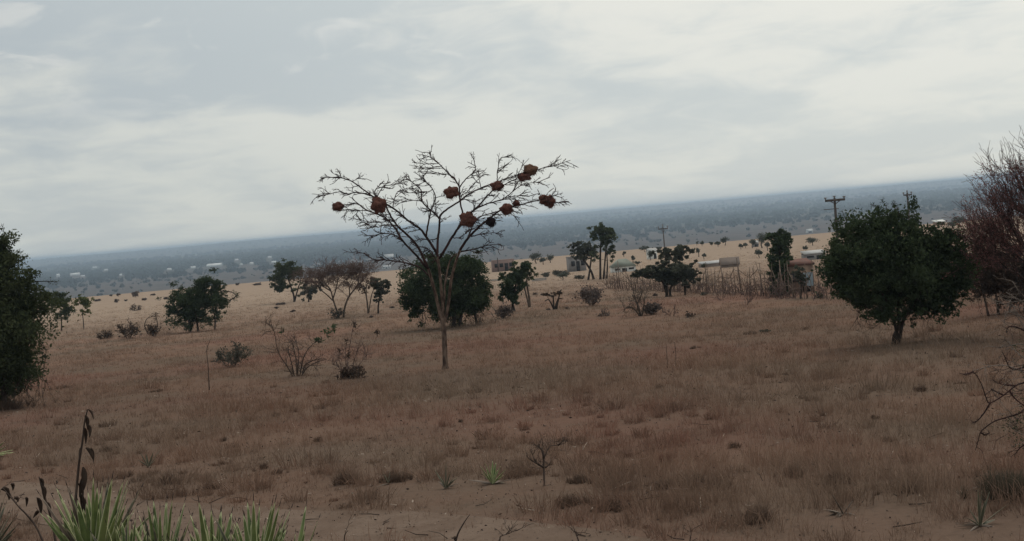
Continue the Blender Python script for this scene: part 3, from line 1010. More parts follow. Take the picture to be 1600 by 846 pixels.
leafy_tree('bushy_tree', 'large dark green tree cut off by the picture edge opposite the red twigged tree', 'tree', (-20, 642),
           [(-30, 505, 88, 100), (-30, 415, 50, 52), (24, 485, 42, 50), (16, 560, 38, 52), (-14, 600, 46, 40), (34, 444, 22, 28, 0.8), (4, 408, 22, 34), (64, 470, 16, 22, 0.6), (-60, 380, 40, 40), (48, 530, 16, 40, 0.5), (-2, 372, 12, 20, 0.5)],
           [[(-20, 645), (-18, 600), (-25, 520), (-20, 440)], [(10, 640), (6, 600), (20, 520)]],
           'green2', size=0.052, dens=0.6, seed=22, r=0.16,
           extra=both(hanging(5, 75, 590, 20, 50, 26), poke([[(5, 390), (8, 372), (4, 355)], [(12, 395), (20, 380), (27, 376)], [(25, 412), (36, 404), (44, 401)], [(40, 425), (52, 434), (62, 428)],
                                                             [(55, 440), (75, 440), (90, 441)], [(60, 535), (72, 548), (66, 590)]], 0.8)))

leafy_tree('bushy_tree', 'wide dark green thicket tree standing straight behind the nest tree trunk', 'tree', (705, 512),
           [(690, 445, 52, 46), (735, 440, 30, 44), (650, 455, 26, 34), (718, 415, 26, 24), (700, 475, 40, 26), (745, 475, 20, 28, 0.8), (645, 482, 14, 22, 0.7), (672, 415, 22, 16), (755, 450, 14, 22, 0.6)],
           [[(708, 512), (710, 490), (706, 465), (700, 440)], [(718, 510), (722, 488), (732, 455)], [(692, 508), (688, 490), (668, 460)], [(746, 508), (742, 492), (738, 470)]],
           'green', size=0.07, dens=0.75, seed=23, r=0.15, extra=hanging(636, 765, 488, 12, 34, 34))

leafy_tree('bushy_tree', 'rounded dark green tree with two short trunks on the open pale slope', 'tree', (310, 519),
           [(302, 476, 36, 32), (325, 460, 26, 26), (285, 478, 24, 24), (340, 470, 16, 26, 0.8), (300, 500, 30, 14, 0.8), (318, 445, 20, 14), (348, 458, 10, 14, 0.6)],
           [[(310, 520), (308, 505), (304, 480)], [(335, 514), (336, 500), (332, 475)], [(298, 519), (296, 504), (290, 485)]],
           'green', size=0.085, dens=0.8, seed=24, r=0.12, extra=poke([[(352, 455), (365, 458), (371, 466)], [(358, 470), (368, 464), (372, 458)]], 1.0))

leafy_tree('leafy_tree', 'upright olive green tree with bare forked trunk beside the umbrella tree', 'tree', (459, 472),
           [(446, 424, 20, 18), (436, 440, 17, 15), (458, 420, 13, 12), (462, 432, 13, 12, 0.5), (446, 448, 20, 9)],
           [[(460, 474), (459, 462), (455, 450), (450, 435)], [(459, 464), (466, 450), (470, 440)]], 'green2', size=0.15, dens=1.2, seed=25, r=0.2)
leafy_tree('small_tree', 'low dark rounded bush tree between the olive tree and the umbrella tree', 'tree', (483, 472),
           [(484, 452, 13, 13), (493, 450, 11, 10), (480, 460, 10, 9)], [[(482, 473), (483, 462), (485, 450)]], 'acacia', size=0.15, dens=1.1, seed=26, r=0.14)


def umbrella_thorn():
    rng = np.random.RandomState(31)
    b = G(530, 497); Y = b[1]; s = PX(Y)
    root = thing('umbrella_tree', 'bare pinkish umbrella shaped thorn tree with two trunks spreading in a V', 'tree', b)
    tm = MB(); tw = MB(); tips = []
    main = [[(530, 498), (526, 485), (521, 470), (516, 452), (508, 444)], [(537, 497), (538, 484), (544, 466), (556, 450), (566, 440)],
            [(520, 468), (525, 452), (528, 438)], [(517, 455), (506, 448), (498, 438)], [(546, 463), (546, 450), (542, 438)], [(556, 450), (560, 440), (556, 430)], [(520, 470), (512, 462), (500, 452), (494, 444)]]
    for i, p in enumerate(main):
        pts = smooth_path([W(x, y, Y + (0.12 * (j * 9) * s * (1 if i % 2 else -1))) for j, (x, y) in enumerate(p)])
        tm.tube(pts, np.linspace(1.9 if i < 2 else 1.2, 0.7, len(pts)) * s, 6)
        tips.append(pts[-1])
        for k in range(15):
            q = pts[-1] if k < 5 else pts[rng.randint(len(pts) // 2, len(pts))]
            a = rng.uniform(0, 6.283)
            grow(tw, rng, q, (math.cos(a) * 0.9, math.sin(a) * 0.9, 0.75), rng.uniform(14, 26) * s, 0.5 * s, 2, 0.7, 0.02, 3, 0.14, tips, 3, 0.62, 0.24 * s)
    tm.build('trunk', M['bark'], root)
    tw.build('twigs', M['pinktwig'], root)
    lm = MB(); t = np.array(tips)
    top = W(529, 414, Y)[2]
    t = t[t[:, 2] < top]
    c = np.repeat(t, 22, axis=0)
    lm.leaves(c + rng.normal(size=c.shape) * np.array([2.6, 2.6, 1.5]) * s, 0.75 * s, rng, 0.5, 0.3)
    lm.build('crown', M['pinkleaf'], root)


M['pinkleaf'] = mat_leaf('dry_pinkish_leaves', (0.085, 0.058, 0.050), (0.17, 0.12, 0.10))
umbrella_thorn()
bare_shrub('thorn_bush', 'grey twiggy bush at the foot of the umbrella tree trunks', 'bush', (526, 498), 26, 17, 'browntwig', 'greyleaf', 12, 2, 41, 0.10, 160)

leafy_tree('small_tree', 'thin half bare small tree next to the umbrella tree', 'tree', (574, 490),
           [(574, 445, 18, 12, 0.4), (582, 440, 10, 8, 0.5), (566, 452, 12, 10, 0.3)], [[(575, 491), (574, 475), (571, 458), (566, 448)], [(574, 473), (580, 464), (584, 452)], [(573, 466), (572, 450), (577, 440)]],
           'brownleaf', 'bark', size=0.12, dens=0.5, seed=27, r=0.09)
leafy_tree('small_tree', 'dark leaning small tree with ragged crown close to the nest tree', 'tree', (592, 490),
           [(595, 450, 15, 13), (588, 442, 10, 8), (602, 444, 10, 9), (592, 466, 8, 9)], [[(591, 491), (591, 478), (594, 462), (596, 448)]],
           'acacia', size=0.12, dens=1.1, seed=28, r=0.1)

leafy_tree('leaning_tree', 'dark green tree narrowing to its foot, leaning beside a thin pale trunk', 'tree', (799, 487),
           [(805, 440, 18, 20), (797, 450, 15, 20), (815, 420, 14, 13), (802, 466, 10, 12), (788, 432, 9, 8)], [[(800, 488), (801, 475), (804, 455), (808, 435)], [(803, 472), (796, 455), (790, 440)]],
           'green', size=0.11, dens=1.1, seed=29, r=0.11, extra=poke([[(795, 484), (788, 486), (783, 488)]], 1.2))
leafy_tree('small_tree', 'thin small tree with pale crooked trunk touching the dark leaning tree', 'tree', (828, 480),
           [(824, 418, 13, 11, 0.7), (830, 428, 9, 14, 0.45), (820, 438, 9, 14, 0.3)], [[(828, 481), (827, 468), (825, 455), (823, 442), (825, 425)], [(825, 456), (819, 448), (817, 436)]],
           'green2', 'bark', size=0.1, dens=0.8, seed=30, r=0.11)

leafy_tree('flat_topped_tree', 'tiny flat topped dead looking tree with two level layers', 'tree', (865, 484),
           [(862, 461, 13, 3.5), (872, 459, 7, 3), (852, 460, 6, 2.2)], [[(865, 485), (865, 474), (864, 462)], [(865, 472), (872, 468), (879, 467)], [(865, 472), (858, 469), (851, 471)], [(867, 460), (875, 457), (878, 453)]],
           'brownleaf', 'darkbark', size=0.09, dens=3.0, seed=32, r=0.09, depth=1.0, flat=0.5)

leafy_tree('acacia_tree', 'shorter of the twin acacias, its trunk leaning over the grey block building', 'tree', (927, 437),
           [(906, 388, 17, 11), (918, 395, 16, 14, 0.7), (896, 384, 9, 5), (908, 400, 14, 7, 0.5)],
           [[(928, 438), (924, 425), (916, 412), (907, 400), (904, 390)], [(917, 413), (924, 402), (922, 392)]], 'acacia', size=0.16, dens=1.5, seed=33, r=0.2, flat=0.3)
leafy_tree('acacia_tree', 'taller of the twin acacias with a high dense crown on a straight trunk', 'tree', (938, 437),
           [(943, 366, 20, 13), (938, 360, 15, 9), (955, 370, 10, 12), (930, 372, 9, 6), (950, 385, 14, 12, 0.5), (955, 398, 8, 10, 0.3), (928, 400, 10, 12, 0.25)],
           [[(938, 438), (938, 420), (938, 400), (939, 380), (942, 366)], [(948, 436), (949, 415), (948, 395)], [(939, 390), (948, 380), (953, 372)]], 'green2', size=0.16, dens=1.5, seed=34, r=0.19, flat=0.2)

leafy_tree('acacia_tree', 'low wide flat topped acacia in front of the stick fence', 'tree', (1044, 464),
           [(1046, 421, 50, 11), (1014, 428, 26, 8, 1.3), (1048, 425, 34, 14), (1020, 427, 26, 9), (1070, 425, 20, 18), (1062, 440, 18, 12, 0.8), (1000, 429, 14, 6), (1085, 432, 11, 12, 0.7), (1040, 415, 28, 8)],
           [[(1042, 465), (1042, 452), (1042, 444), (1050, 432)], [(1048, 464), (1047, 452), (1056, 440), (1066, 430)], [(1042, 447), (1034, 438), (1018, 432)], [(1071, 461), (1070, 450), (1070, 436)]],
           'acacia', size=0.12, dens=2.0, seed=35, r=0.15, flat=0.45, depth=0.75, ragged=0.08)
leafy_tree('acacia_tree', 'upright bushy tree rising behind the low wide acacia', 'tree', (1055, 447),
           [(1050, 394, 22, 8), (1068, 390, 14, 9), (1032, 395, 14, 6), (1056, 402, 26, 8)], [[(1055, 448), (1055, 425), (1056, 404)]], 'acacia', size=0.16, dens=1.6, seed=36, r=0.17)

leafy_tree('column_tree', 'tall narrow column of dark green leaves standing at the fence end', 'tree', (1219, 462),
           [(1219, 378, 16, 20), (1218, 400, 18, 26), (1216, 425, 15, 24), (1222, 365, 11, 10), (1208, 448, 9, 12), (1232, 376, 7, 10, 0.8), (1226, 440, 12, 16, 0.6), (1218, 455, 16, 7, 0.7)],
           [[(1224, 463), (1223, 445), (1219, 415), (1219, 385)], [(1230, 463), (1231, 448), (1226, 425)]], 'green', size=0.11, dens=1.1, seed=37, r=0.12)
leafy_tree('small_tree', 'slim young tree growing in front of the blue grey panel', 'tree', (1252, 467),
           [(1250, 425, 9, 12, 0.8), (1254, 440, 9, 11, 0.8), (1246, 432, 7, 9, 0.5)], [[(1251, 468), (1252, 455), (1251, 435)]], 'acacia', size=0.09, dens=1.0, seed=38, r=0.06)

leafy_tree('small_tree', 'dusty green small tree half hidden by the large dark tree at the edge', 'tree', (96, 517),
           [(94, 478, 20, 20), (104, 488, 12, 12, 0.6), (84, 468, 16, 12), (96, 495, 16, 8, 0.5)], [[(96, 518), (96, 503), (94, 485)]], 'green2', size=0.11, dens=0.8, seed=39, r=0.1)
leafy_tree('small_tree', 'little yellow green tree with thin stem next to the dusty tree', 'tree', (129, 515),
           [(128, 476, 15, 13), (124, 468, 9, 7), (136, 482, 8, 9, 0.6), (128, 490, 10, 6, 0.5)], [[(131, 516), (130, 500), (128, 485)]], 'bright', size=0.11, dens=0.8, seed=40, r=0.07)


# red twigged tree and the brown thicket at the edge
M['redtwig'] = mat_bark('red_grey_twigs', (0.045, 0.028, 0.027), (0.12, 0.078, 0.072))


def red_tree():
    rng = np.random.RandomState(51)
    b = G(1640, 520); Y = b[1]; s = PX(Y)
    root = thing('bare_tree', 'tall bare tree with a fan of fine red brown twigs at the picture edge', 'tree', b)
    tm = MB(); tw = MB(); allp = []
    tm.tube(smooth_path([W(1640, 522, Y), W(1642, 490, Y), W(1645, 450, Y), W(1640, 420, Y)]), 4.2 * s, 7)
    heads = [(1560, 380), (1575, 345), (1590, 330), (1600, 300), (1625, 290), (1650, 285), (1680, 300), (1545, 400), (1600, 380), (1620, 340), (1700, 350), (1570, 405), (1590, 395), (1610, 310)]
    for i, (x, y) in enumerate(heads):
        e = W(x, y, Y + rng.uniform(-40, 40) * s)
        a = W(1642 + rng.uniform(-3, 3), 465 - rng.uniform(0, 45), Y)
        cv = curve(a, e, rng, 0.07, 7, 0.015)
        tm.tube(cv, np.linspace(2.0, 1.0, 7) * s, 5)
        for k in range(24):
            q = cv[rng.randint(3, 7)]
            d = e - a; d /= np.linalg.norm(d)
            d = d + rng.normal(size=3) * 0.42 + np.array([-0.18, 0, 0.38])
            grow(tw, rng, q, d, rng.uniform(34, 62) * s, 0.75 * s, 2, 0.5, 0.10, 3, 0.12, None, 3, 0.58, 0.27 * s, allp)
    tm.build('trunk', M['darkbark'], root)
    tw.build('twigs', M['redtwig'], root)
    pts = np.concatenate([p for p in allp])
    lo = W(1600, 255, Y)[2]
    pts = pts[(pts[:, 2] < lo + rng.uniform(-10, 14, len(pts)) * s)]
    ix = rng.randint(0, len(pts), 19000)
    lm = MB(); lm.leaves(pts[ix] + rng.normal(size=(19000, 3)) * 1.9 * s, 1.4 * s, rng)
    lm.build('crown', M['redleaf'], root)


red_tree()
leafy_tree('thicket_bush', 'dark brown leafless thicket between the broad tree and the red twigged tree', 'bush', (1560, 492),
           [(1560, 425, 46, 40, 0.6), (1535, 410, 30, 34, 0.5), (1600, 420, 40, 44, 0.6), (1585, 450, 44, 26, 0.6), (1525, 440, 24, 28, 0.5), (1620, 455, 30, 30, 0.6)],
           [[(1560, 494), (1558, 470), (1550, 430)], [(1575, 494), (1582, 465), (1596, 425)], [(1545, 492), (1538, 465), (1530, 425)], [(1600, 494), (1602, 465), (1612, 425)]],
           'brownleaf', 'browntwig', size=0.055, dens=0.9, seed=52, r=0.07, extra=hanging(1520, 1620, 455, 14, 36, 26))


# the near thorn bush at the edge
def thorn_bush():
    rng = np.random.RandomState(61)
    b = G(1622, 735); Y = b[1]; s = PX(Y)
    root = thing('thorn_bush', 'near bare thorn bush reaching in from the edge with hooked dark branches', 'bush', b)
    dk = MB(); pl = MB()
    D = [[(1622, 735), (1612, 690), (1606, 640), (1604, 600), (1606, 560), (1603, 510), (1600, 470)], [(1618, 735), (1625, 660), (1622, 590), (1616, 540)],
         [(1606, 596), (1598, 599), (1587, 603), (1568, 618), (1547, 630), (1541, 622), (1535, 604), (1528, 590), (1521, 581)], [(1521, 581), (1510, 585), (1500, 584)],
         [(1547, 630), (1538, 645), (1528, 657), (1521, 661)], [(1608, 632), (1595, 645), (1575, 652), (1555, 658), (1540, 668), (1532, 676), (1528, 690), (1524, 704)],
         [(1577, 610), (1585, 622), (1600, 634), (1612, 640)], [(1604, 572), (1590, 577), (1578, 575), (1571, 560), (1567, 551)], [(1606, 520), (1590, 512), (1576, 511), (1572, 520)],
         [(1568, 618), (1556, 612), (1548, 608)], [(1587, 603), (1575, 602), (1562, 600)], [(1532, 676), (1540, 680), (1546, 676)], [(1610, 690), (1594, 700), (1585, 712)]]
    L = [[(1612, 486), (1600, 475), (1586, 465), (1572, 457)], [(1603, 520), (1592, 498), (1580, 488), (1572, 492), (1569, 505)], [(1574, 480), (1578, 470)], [(1604, 540), (1590, 538), (1565, 543), (1545, 541)],
         [(1600, 500), (1588, 488), (1584, 478)], [(1606, 585), (1575, 572), (1550, 572), (1520, 580)], [(1556, 620), (1551, 610)], [(1606, 470), (1590, 452), (1582, 440)], [(1600, 560), (1586, 548), (1576, 534)]]
    for mb, paths, r in ((dk, D, 1.5), (pl, L, 0.9)):
        for i, p in enumerate(paths):
            k = rng.uniform(-0.5, 0.5)
            pts = smooth_path([W(x, y, Y + k * j * 7 * s) for j, (x, y) in enumerate(p)])
            rr = (3.2 if (mb is dk and i < 2) else r)
            mb.tube(pts, np.linspace(rr, 0.5, len(pts)) * s, 5)
            for j in range(len(p) * 4):
                q = pts[rng.randint(1, len(pts))]
                d = rng.normal(size=3)
                e = q + d / np.linalg.norm(d) * rng.uniform(3, 8) * s
                mb.tube([q, (q + e) / 2, e], [0.45 * s, 0.35 * s, 0.15 * s], 3, cap=False)
            if i > 1 or mb is pl:
                for j in range(3):
                    q = pts[rng.randint(len(pts) // 3, len(pts))]
                    grow(mb, rng, q, rng.normal(size=3) + np.array([-0.4, 0, 0.2]), rng.uniform(10, 24) * s, 0.5 * s, 1, 0.8, 0.0, 2, 0.22, None, 3, 0.6, 0.25 * s)
    for j in range(34):
        y0 = rng.uniform(465, 700)
        q = W(1606 + rng.uniform(-6, 10), y0, Y + rng.uniform(-20, 20) * s)
        d = np.array([-1.0 + rng.normal() * 0.3, rng.normal() * 0.7, rng.normal() * 0.5 + 0.15])
        grow(pl if j % 3 else dk, rng, q, d, rng.uniform(18, 42) * s, rng.uniform(0.5, 0.9) * s, 2, 0.75, 0.0, 3, 0.2, None, 3, 0.6, 0.28 * s)
    dk.build('dark_branches', M['twig'], root)
    pl.build('pale_branches', M['greytwig'], root)
    lm = MB()
    for (x, y, n) in [(1590, 665, 110), (1604, 640, 120), (1602, 690, 140), (1575, 668, 40), (1600, 580, 60), (1604, 540, 50)]:
        c = W(x, y, Y); lm.leaves(c + rng.normal(size=(n, 3)) * np.array([9, 12, 12]) * s, 1.7 * s, rng)
    lm.build('leaves', M['green'], root)


thorn_bush()
# ------------------------------------------------------------------ bushes and dead shrubs of the field
bare_shrub('dry_bush', 'grey green leafy bush lying low below the rounded two trunk tree', 'bush', (362, 574), 62, 40, 'browntwig', 'greyleaf', 16, 2, 71, 0.05, 1300, fan=1.0)


def traced_shrub(name, label, cat, base, paths, mat, seed, r=1.0, twl=14, ntw=3, leaf=None, spots=(), lsize=0.05, lvl=2):
    rng = np.random.RandomState(seed)
    b = G(*base); Y = b[1]; s = PX(Y)
    root = thing(name, label, cat, b)
    mb = MB()
    for i, p in enumerate(paths):
        k = rng.uniform(-0.6, 0.6)
        pts = np.array([W(x, y, Y + k * j * 6 * s) for j, (x, y) in enumerate(p)])
        if abs(p[0][1] - base[1]) < 8: pts[0][2] = float(height(pts[0][0], pts[0][1])) - 0.04
        pts = smooth_path(pts)
        mb.tube(pts, np.linspace(r, 0.35, len(pts)) * s, 5)
        for j in range(ntw * len(p)):
            q = pts[rng.randint(1, len(pts))]
            d = rng.normal(size=3) * 0.8 + np.array([0, 0, 0.6])
            grow(mb, rng, q, d, rng.uniform(0.5, 1.2) * twl * s, 0.4 * s, lvl - 1, 0.7, 0.05, 3, 0.2, None, 3, 0.58, 0.2 * s)
    mb.build('stems', M[mat], root)
    if leaf:
        lm = MB()
        for (x, y, n, w_) in spots:
            lm.leaves(W(x, y, Y) + rng.normal(size=(n, 3)) * w_ * s, lsize, rng, 0.3)
        lm.build('leaves', M[leaf], root)
    return root


traced_shrub('dead_shrub', 'bare spreading shrub with one long stem arching up and over', 'shrub', (462, 588),
             [[(458, 588), (452, 578), (446, 569), (437, 555), (432, 540), (429, 520), (424, 510), (414, 504)], [(466, 589), (465, 575), (467, 560), (466, 548), (463, 535)], [(472, 590), (476, 572), (488, 564), (502, 562)],
              [(460, 588), (456, 570), (452, 555), (450, 548)], [(470, 588), (480, 575), (495, 566), (510, 562)], [(468, 588), (474, 560), (482, 545), (492, 535)], [(464, 588), (462, 560), (458, 540), (455, 532)]],
             'browntwig', 72, 1.0, 16, 4, 'green', [(497, 531, 22, 2.5), (512, 520, 26, 4.5), (520, 513, 14, 3), (442, 516, 8, 2)], 0.10, 2)
traced_shrub('dead_shrub', 'twiggy grey shrub with a dark clump at its foot and a few leaf bunches', 'shrub', (546, 592),
             [[(545, 592), (543, 570), (546, 545), (550, 520), (553, 508)], [(550, 592), (558, 575), (568, 562), (574, 552)], [(540, 592), (532, 570), (527, 550)], [(548, 592), (553, 565), (560, 545), (562, 535)], [(542, 592), (540, 560), (540, 540)], [(544, 590), (530, 575), (520, 570)]],
             'pinktwig', 73, 0.7, 16, 4, 'brownleaf', [(553, 507, 12, 2.5), (588, 521, 8, 2.4), (590, 518, 8, 2), (558, 587, 140, 7), (540, 588, 120, 6), (550, 582, 110, 6), (541, 535, 10, 3), (532, 552, 10, 3), (545, 555, 14, 3)], 0.09, 2)

bare_shrub('thorn_bush', 'dome shaped grey leafless bush on bare ground below the twin acacias', 'bush', (926, 478), 36, 30, 'pinktwig', 'greytwigleaf', 30, 3, 74, 0.05, 700) if False else None
M['mauve'] = mat_leaf('mauve_grey_twig_tips', (0.085, 0.066, 0.060), (0.165, 0.13, 0.115))
bare_shrub('thorn_bush', 'dome shaped grey leafless bush on bare ground below the twin acacias', 'bush', (925, 478), 40, 33, 'pinktwig', 'mauve', 26, 2, 74, 0.09, 900)
traced_shrub('dead_tree', 'gnarled small dead tree with twigs down to the ground before the wide acacia', 'tree', (1001, 494),
             [[(1001, 495), (998, 480), (992, 465), (988, 450), (984, 440)], [(1003, 495), (1006, 478), (1008, 462)], [(1000, 490), (990, 482), (980, 480), (975, 486)], [(1002, 494), (996, 478), (1002, 462), (1003, 455)]],
             'bark', 75, 1.5, 18, 5)
bare_shrub('thorn_bush', 'low dark grey bush close to the foot of the gnarled dead tree', 'bush', (1020, 492), 22, 18, 'browntwig', 'mauve', 18, 2, 76, 0.08, 500)
bare_shrub('thorn_bush', 'ragged grey bush at the edge of the thicket tree behind the nest tree', 'bush', (786, 498), 24, 22, 'browntwig', 'mauve', 18, 2, 77, 0.08, 500)
bare_shrub('dry_bush', 'smallest dark bush of three on the open slope, farthest from the rounded tree', 'bush', (165, 530), 22, 14, 'browntwig', 'brownleaf', 14, 2, 78, 0.07, 380)
bare_shrub('dry_bush', 'pointed dark bush in the middle of three on the open slope', 'bush', (201, 530), 28, 26, 'browntwig', 'brownleaf', 16, 2, 79, 0.07, 800)
bare_shrub('dry_bush', 'upright ragged dark bush of three, nearest to the rounded tree', 'bush', (242, 527), 18, 22, 'browntwig', 'brownleaf', 12, 2, 80, 0.07, 420)
traced_shrub('dead_tree', 'thin bare crooked sapling with brown leaf tuft leaning over the ragged bush', 'tree', (238, 523), [[(232, 522), (226, 510), (230, 498), (242, 494)], [(242, 524), (246, 508), (243, 494), (238, 490)]],
             'browntwig', 81, 0.9, 6, 2, 'brownleaf', [(243, 494, 40, 3.5), (214, 477, 0, 1)], 0.09, 1)
bare_shrub('dry_bush', 'low brown bush crossing the pale slope behind the three dark bushes', 'bush', (213, 486), 26, 12, 'browntwig', 'brownleaf', 12, 2, 82, 0.10, 220)
traced_shrub('dead_stalk', 'thin dead upright stalk standing alone in the grass', 'dead plant', (327, 610), [[(327, 611), (326, 590), (325, 570), (323, 548), (328, 532)]], 'browntwig', 83, 1.0, 7, 1, None, (), 0.05, 1)
traced_shrub('dead_stalk', 'pair of thin grass stalks standing tall on the open brown field', 'dead plant', (1050, 575), [[(1043, 574), (1042, 555), (1041, 540)], [(1055, 575), (1056, 552), (1054, 535)]], 'browntwig', 84, 0.55, 5, 1, None, (), 0.05, 1)
bare_shrub('dead_shrub', 'thin bare shrub before the stick fence near the wide acacia', 'shrub', (1128, 470), 26, 22, 'pinktwig', None, 6, 2, 85)
bare_shrub('dead_shrub', 'thin bare shrub before the stick fence near the column tree', 'shrub', (1165, 477), 32, 24, 'pinktwig', None, 7, 2, 86)
bare_shrub('dead_shrub', 'sparse grey shrub between the gnarled tree and the wide acacia', 'shrub', (1050, 494), 34, 20, 'pinktwig', None, 9, 2, 87)
bare_shrub('dry_bush', 'small brown bush at the far end of the sparse grey shrub', 'bush', (1078, 496), 14, 9, 'browntwig', 'brownleaf', 9, 1, 88, 0.07, 90)
bare_shrub('dry_bush', 'sprawling low brown bush before the dome shaped grey bush', 'bush', (945, 494), 34, 10, 'browntwig', 'mauve', 12, 2, 89, 0.07, 160)
bare_shrub('dry_bush', 'small green bush at the foot of the broad dark tree beside the hut', 'bush', (1281, 466), 9, 10, 'browntwig', 'green', 8, 1, 90, 0.06, 160)


# dark tufts and clods scattered through the grass
M['tuft'] = mat_leaf('brown_grass_tuft', (0.075, 0.050, 0.039), (0.19, 0.132, 0.10), 3.0, 0.3)
M['redtuft'] = mat_leaf('russet_grass_tuft', (0.085, 0.040, 0.030), (0.18, 0.09, 0.07), 3.0, 0.3)
M['greentuft'] = mat_leaf('dark_green_grass_tuft', (0.055, 0.05, 0.038), (0.13, 0.108, 0.08), 2.0, 0.3)


def tuft(name, label, cat, base, w_, h_, seed, mat, group=None, n=None):
    """a bunch of fine dry blades growing from several crowns"""
    rng = np.random.RandomState(seed)
    b = G(*base); s = PX(b[1])
    root = thing(name, label, cat, b, group)
    n = n or int(90 + 12 * w_)
    mb = MB(); sm = MB()
    nc = max(5, int(w_ / 3))
    cx = rng.normal(size=(nc, 2)) * w_ * s * np.array([0.24, 0.2])
    for i in range(n):
        c = cx[rng.randint(nc)]
        p = b + np.array([c[0] + rng.normal() * 0.6 * s, c[1] + rng.normal() * 0.6 * s, 0])
        p[2] = float(height(p[0], p[1])) - 0.01
        a = rng.uniform(0, 6.283); le = abs(rng.normal()) * 0.85
        fall = math.exp(-((c[0] / (0.38 * w_ * s)) ** 2))
        L = h_ * s * rng.uniform(0.35, 1.1) * (0.5 + 0.5 * fall)
        d = np.array([math.cos(a) * le, math.sin(a) * le, 1.0]); d /= np.linalg.norm(d)
        sd_ = np.array([-math.sin(a + 1.2), math.cos(a + 1.2) * 0.5, 0]) * max(0.0035, 0.26 * s)
        m1 = p + d * L * 0.55; e = p + d * L + np.array([math.cos(a), math.sin(a), -0.5]) * le * L * 0.22
        t_ = rng.uniform()
        mb.add([p - sd_, p + sd_, m1 + sd_ * .8, m1 - sd_ * .8, e], [[0, 1, 2, 3]], [[3, 2, 4]], t_)
    o = mb.build('blades', M[mat], root)
    return root


TUFTS = [(262, 757, 44, 24), (330, 765, 30, 20), (410, 733, 26, 14), (437, 740, 26, 12), (540, 757, 46, 30), (620, 752, 60, 22), (905, 755, 60, 18), (1038, 722, 34, 18), (1148, 700, 22, 14), (1440, 612, 30, 14),
         (1305, 757, 46, 28), (1190, 815, 70, 34), (965, 795, 50, 22), (890, 790, 60, 24), (1090, 758, 50, 22), (165, 706, 26, 14), (1040, 764, 40, 22), (1240, 745, 40, 26), (500, 690, 22, 12),
         (667, 611, 14, 8), (1030, 606, 20, 8), (1172, 523, 28, 8), (1260, 515, 18, 6), (430, 650, 24, 8), (250, 612, 30, 6), (805, 607, 16, 6), (945, 603, 20, 8), (1085, 545, 24, 6), (1285, 650, 18, 8),
         (95, 608, 34, 8), (1385, 690, 26, 12), (1365, 655, 20, 10), (720, 660, 14, 7), (560, 655, 16, 7), (880, 690, 22, 10), (350, 690, 20, 9), (1100, 625, 18, 7), (1235, 585, 20, 7), (1500, 600, 18, 8), (1420, 770, 40, 20)]
for i, (x, y, w_, h_) in enumerate(TUFTS):
    lab = {0: 'dark twiggy tuft at the edge of the dirt track behind the sisal rosettes', 1: 'small dark round tuft alone beside the dirt track', 4: 'shaggy dark brown tuft beyond the thin spiky sisals',
           7: 'rusty red brown tuft in the middle of the near grass', 11: 'wide dark brown tuft close to the bottom frame'}.get(i, 'low dark dry tuft standing in the brown grass')
    tuft('grass_tuft', lab, 'tuft', (x, y), w_, h_, 400 + i, 'redtuft' if i == 7 else 'tuft', 'dark tufts scattered through the dry grass')
tuft('grass_tussock', 'large dark green grass tussock at the frame edge under the thorn bush', 'tussock', (1570, 775), 125, 50, 95, 'greentuft', None, 3000)
tuft('grass_tussock', 'dark low undergrowth at the foot of the large edge tree', 'tussock', (10, 640), 120, 26, 96, 'tuft', None, 1500)

# ------------------------------------------------------------------ sisal and agave rosettes
def mat_sisal(name, a, b, edge):
    m, k, out = mat_new(name)
    at = k.n('ShaderNodeAttribute', attribute_name='tint')     # across the leaf 0..1, above 1.5 the dark spine
    geo = k.n('ShaderNodeNewGeometry')
    ob = k.n('ShaderNodeObjectInfo')
    n = k.noise(geo.outputs['Position'], 5.0, 4, 0.6)
    c = k.mix(k.math('ADD', k.math('MULTIPLY', k.ramp(n, 0.35, 0.65), 0.6), k.math('MULTIPLY', ob.outputs['Random'], 0.4)), rgb(*a), rgb(*b))
    c = k.mix(k.ramp(at.outputs['Fac'], 0.62, 0.95), c, rgb(*edge))
    c = k.mix(k.math('MULTIPLY', k.ramp(k.noise(geo.outputs['Position'], 14, 5, 0.7), 0.62, 0.75), 0.6), c, rgb(0.16, 0.11, 0.05))
    c = k.mix(k.math('GREATER_THAN', at.outputs['Fac'], 1.5), c, rgb(0.02, 0.012, 0.012))
    principled(k, out, c, 0.55, None, 0.3)
    return m


M['sisal'] = mat_sisal('striped_sisal_leaf', (0.085, 0.130, 0.042), (0.205, 0.250, 0.088), (0.55, 0.55, 0.32))
M['greysisal'] = mat_sisal('dusty_sisal_leaf', (0.07, 0.075, 0.05), (0.13, 0.125, 0.085), (0.27, 0.23, 0.16))
M['deadsisal'] = mat_sisal('dry_sisal_leaf', (0.07, 0.05, 0.038), (0.15, 0.11, 0.085), (0.24, 0.19, 0.15))


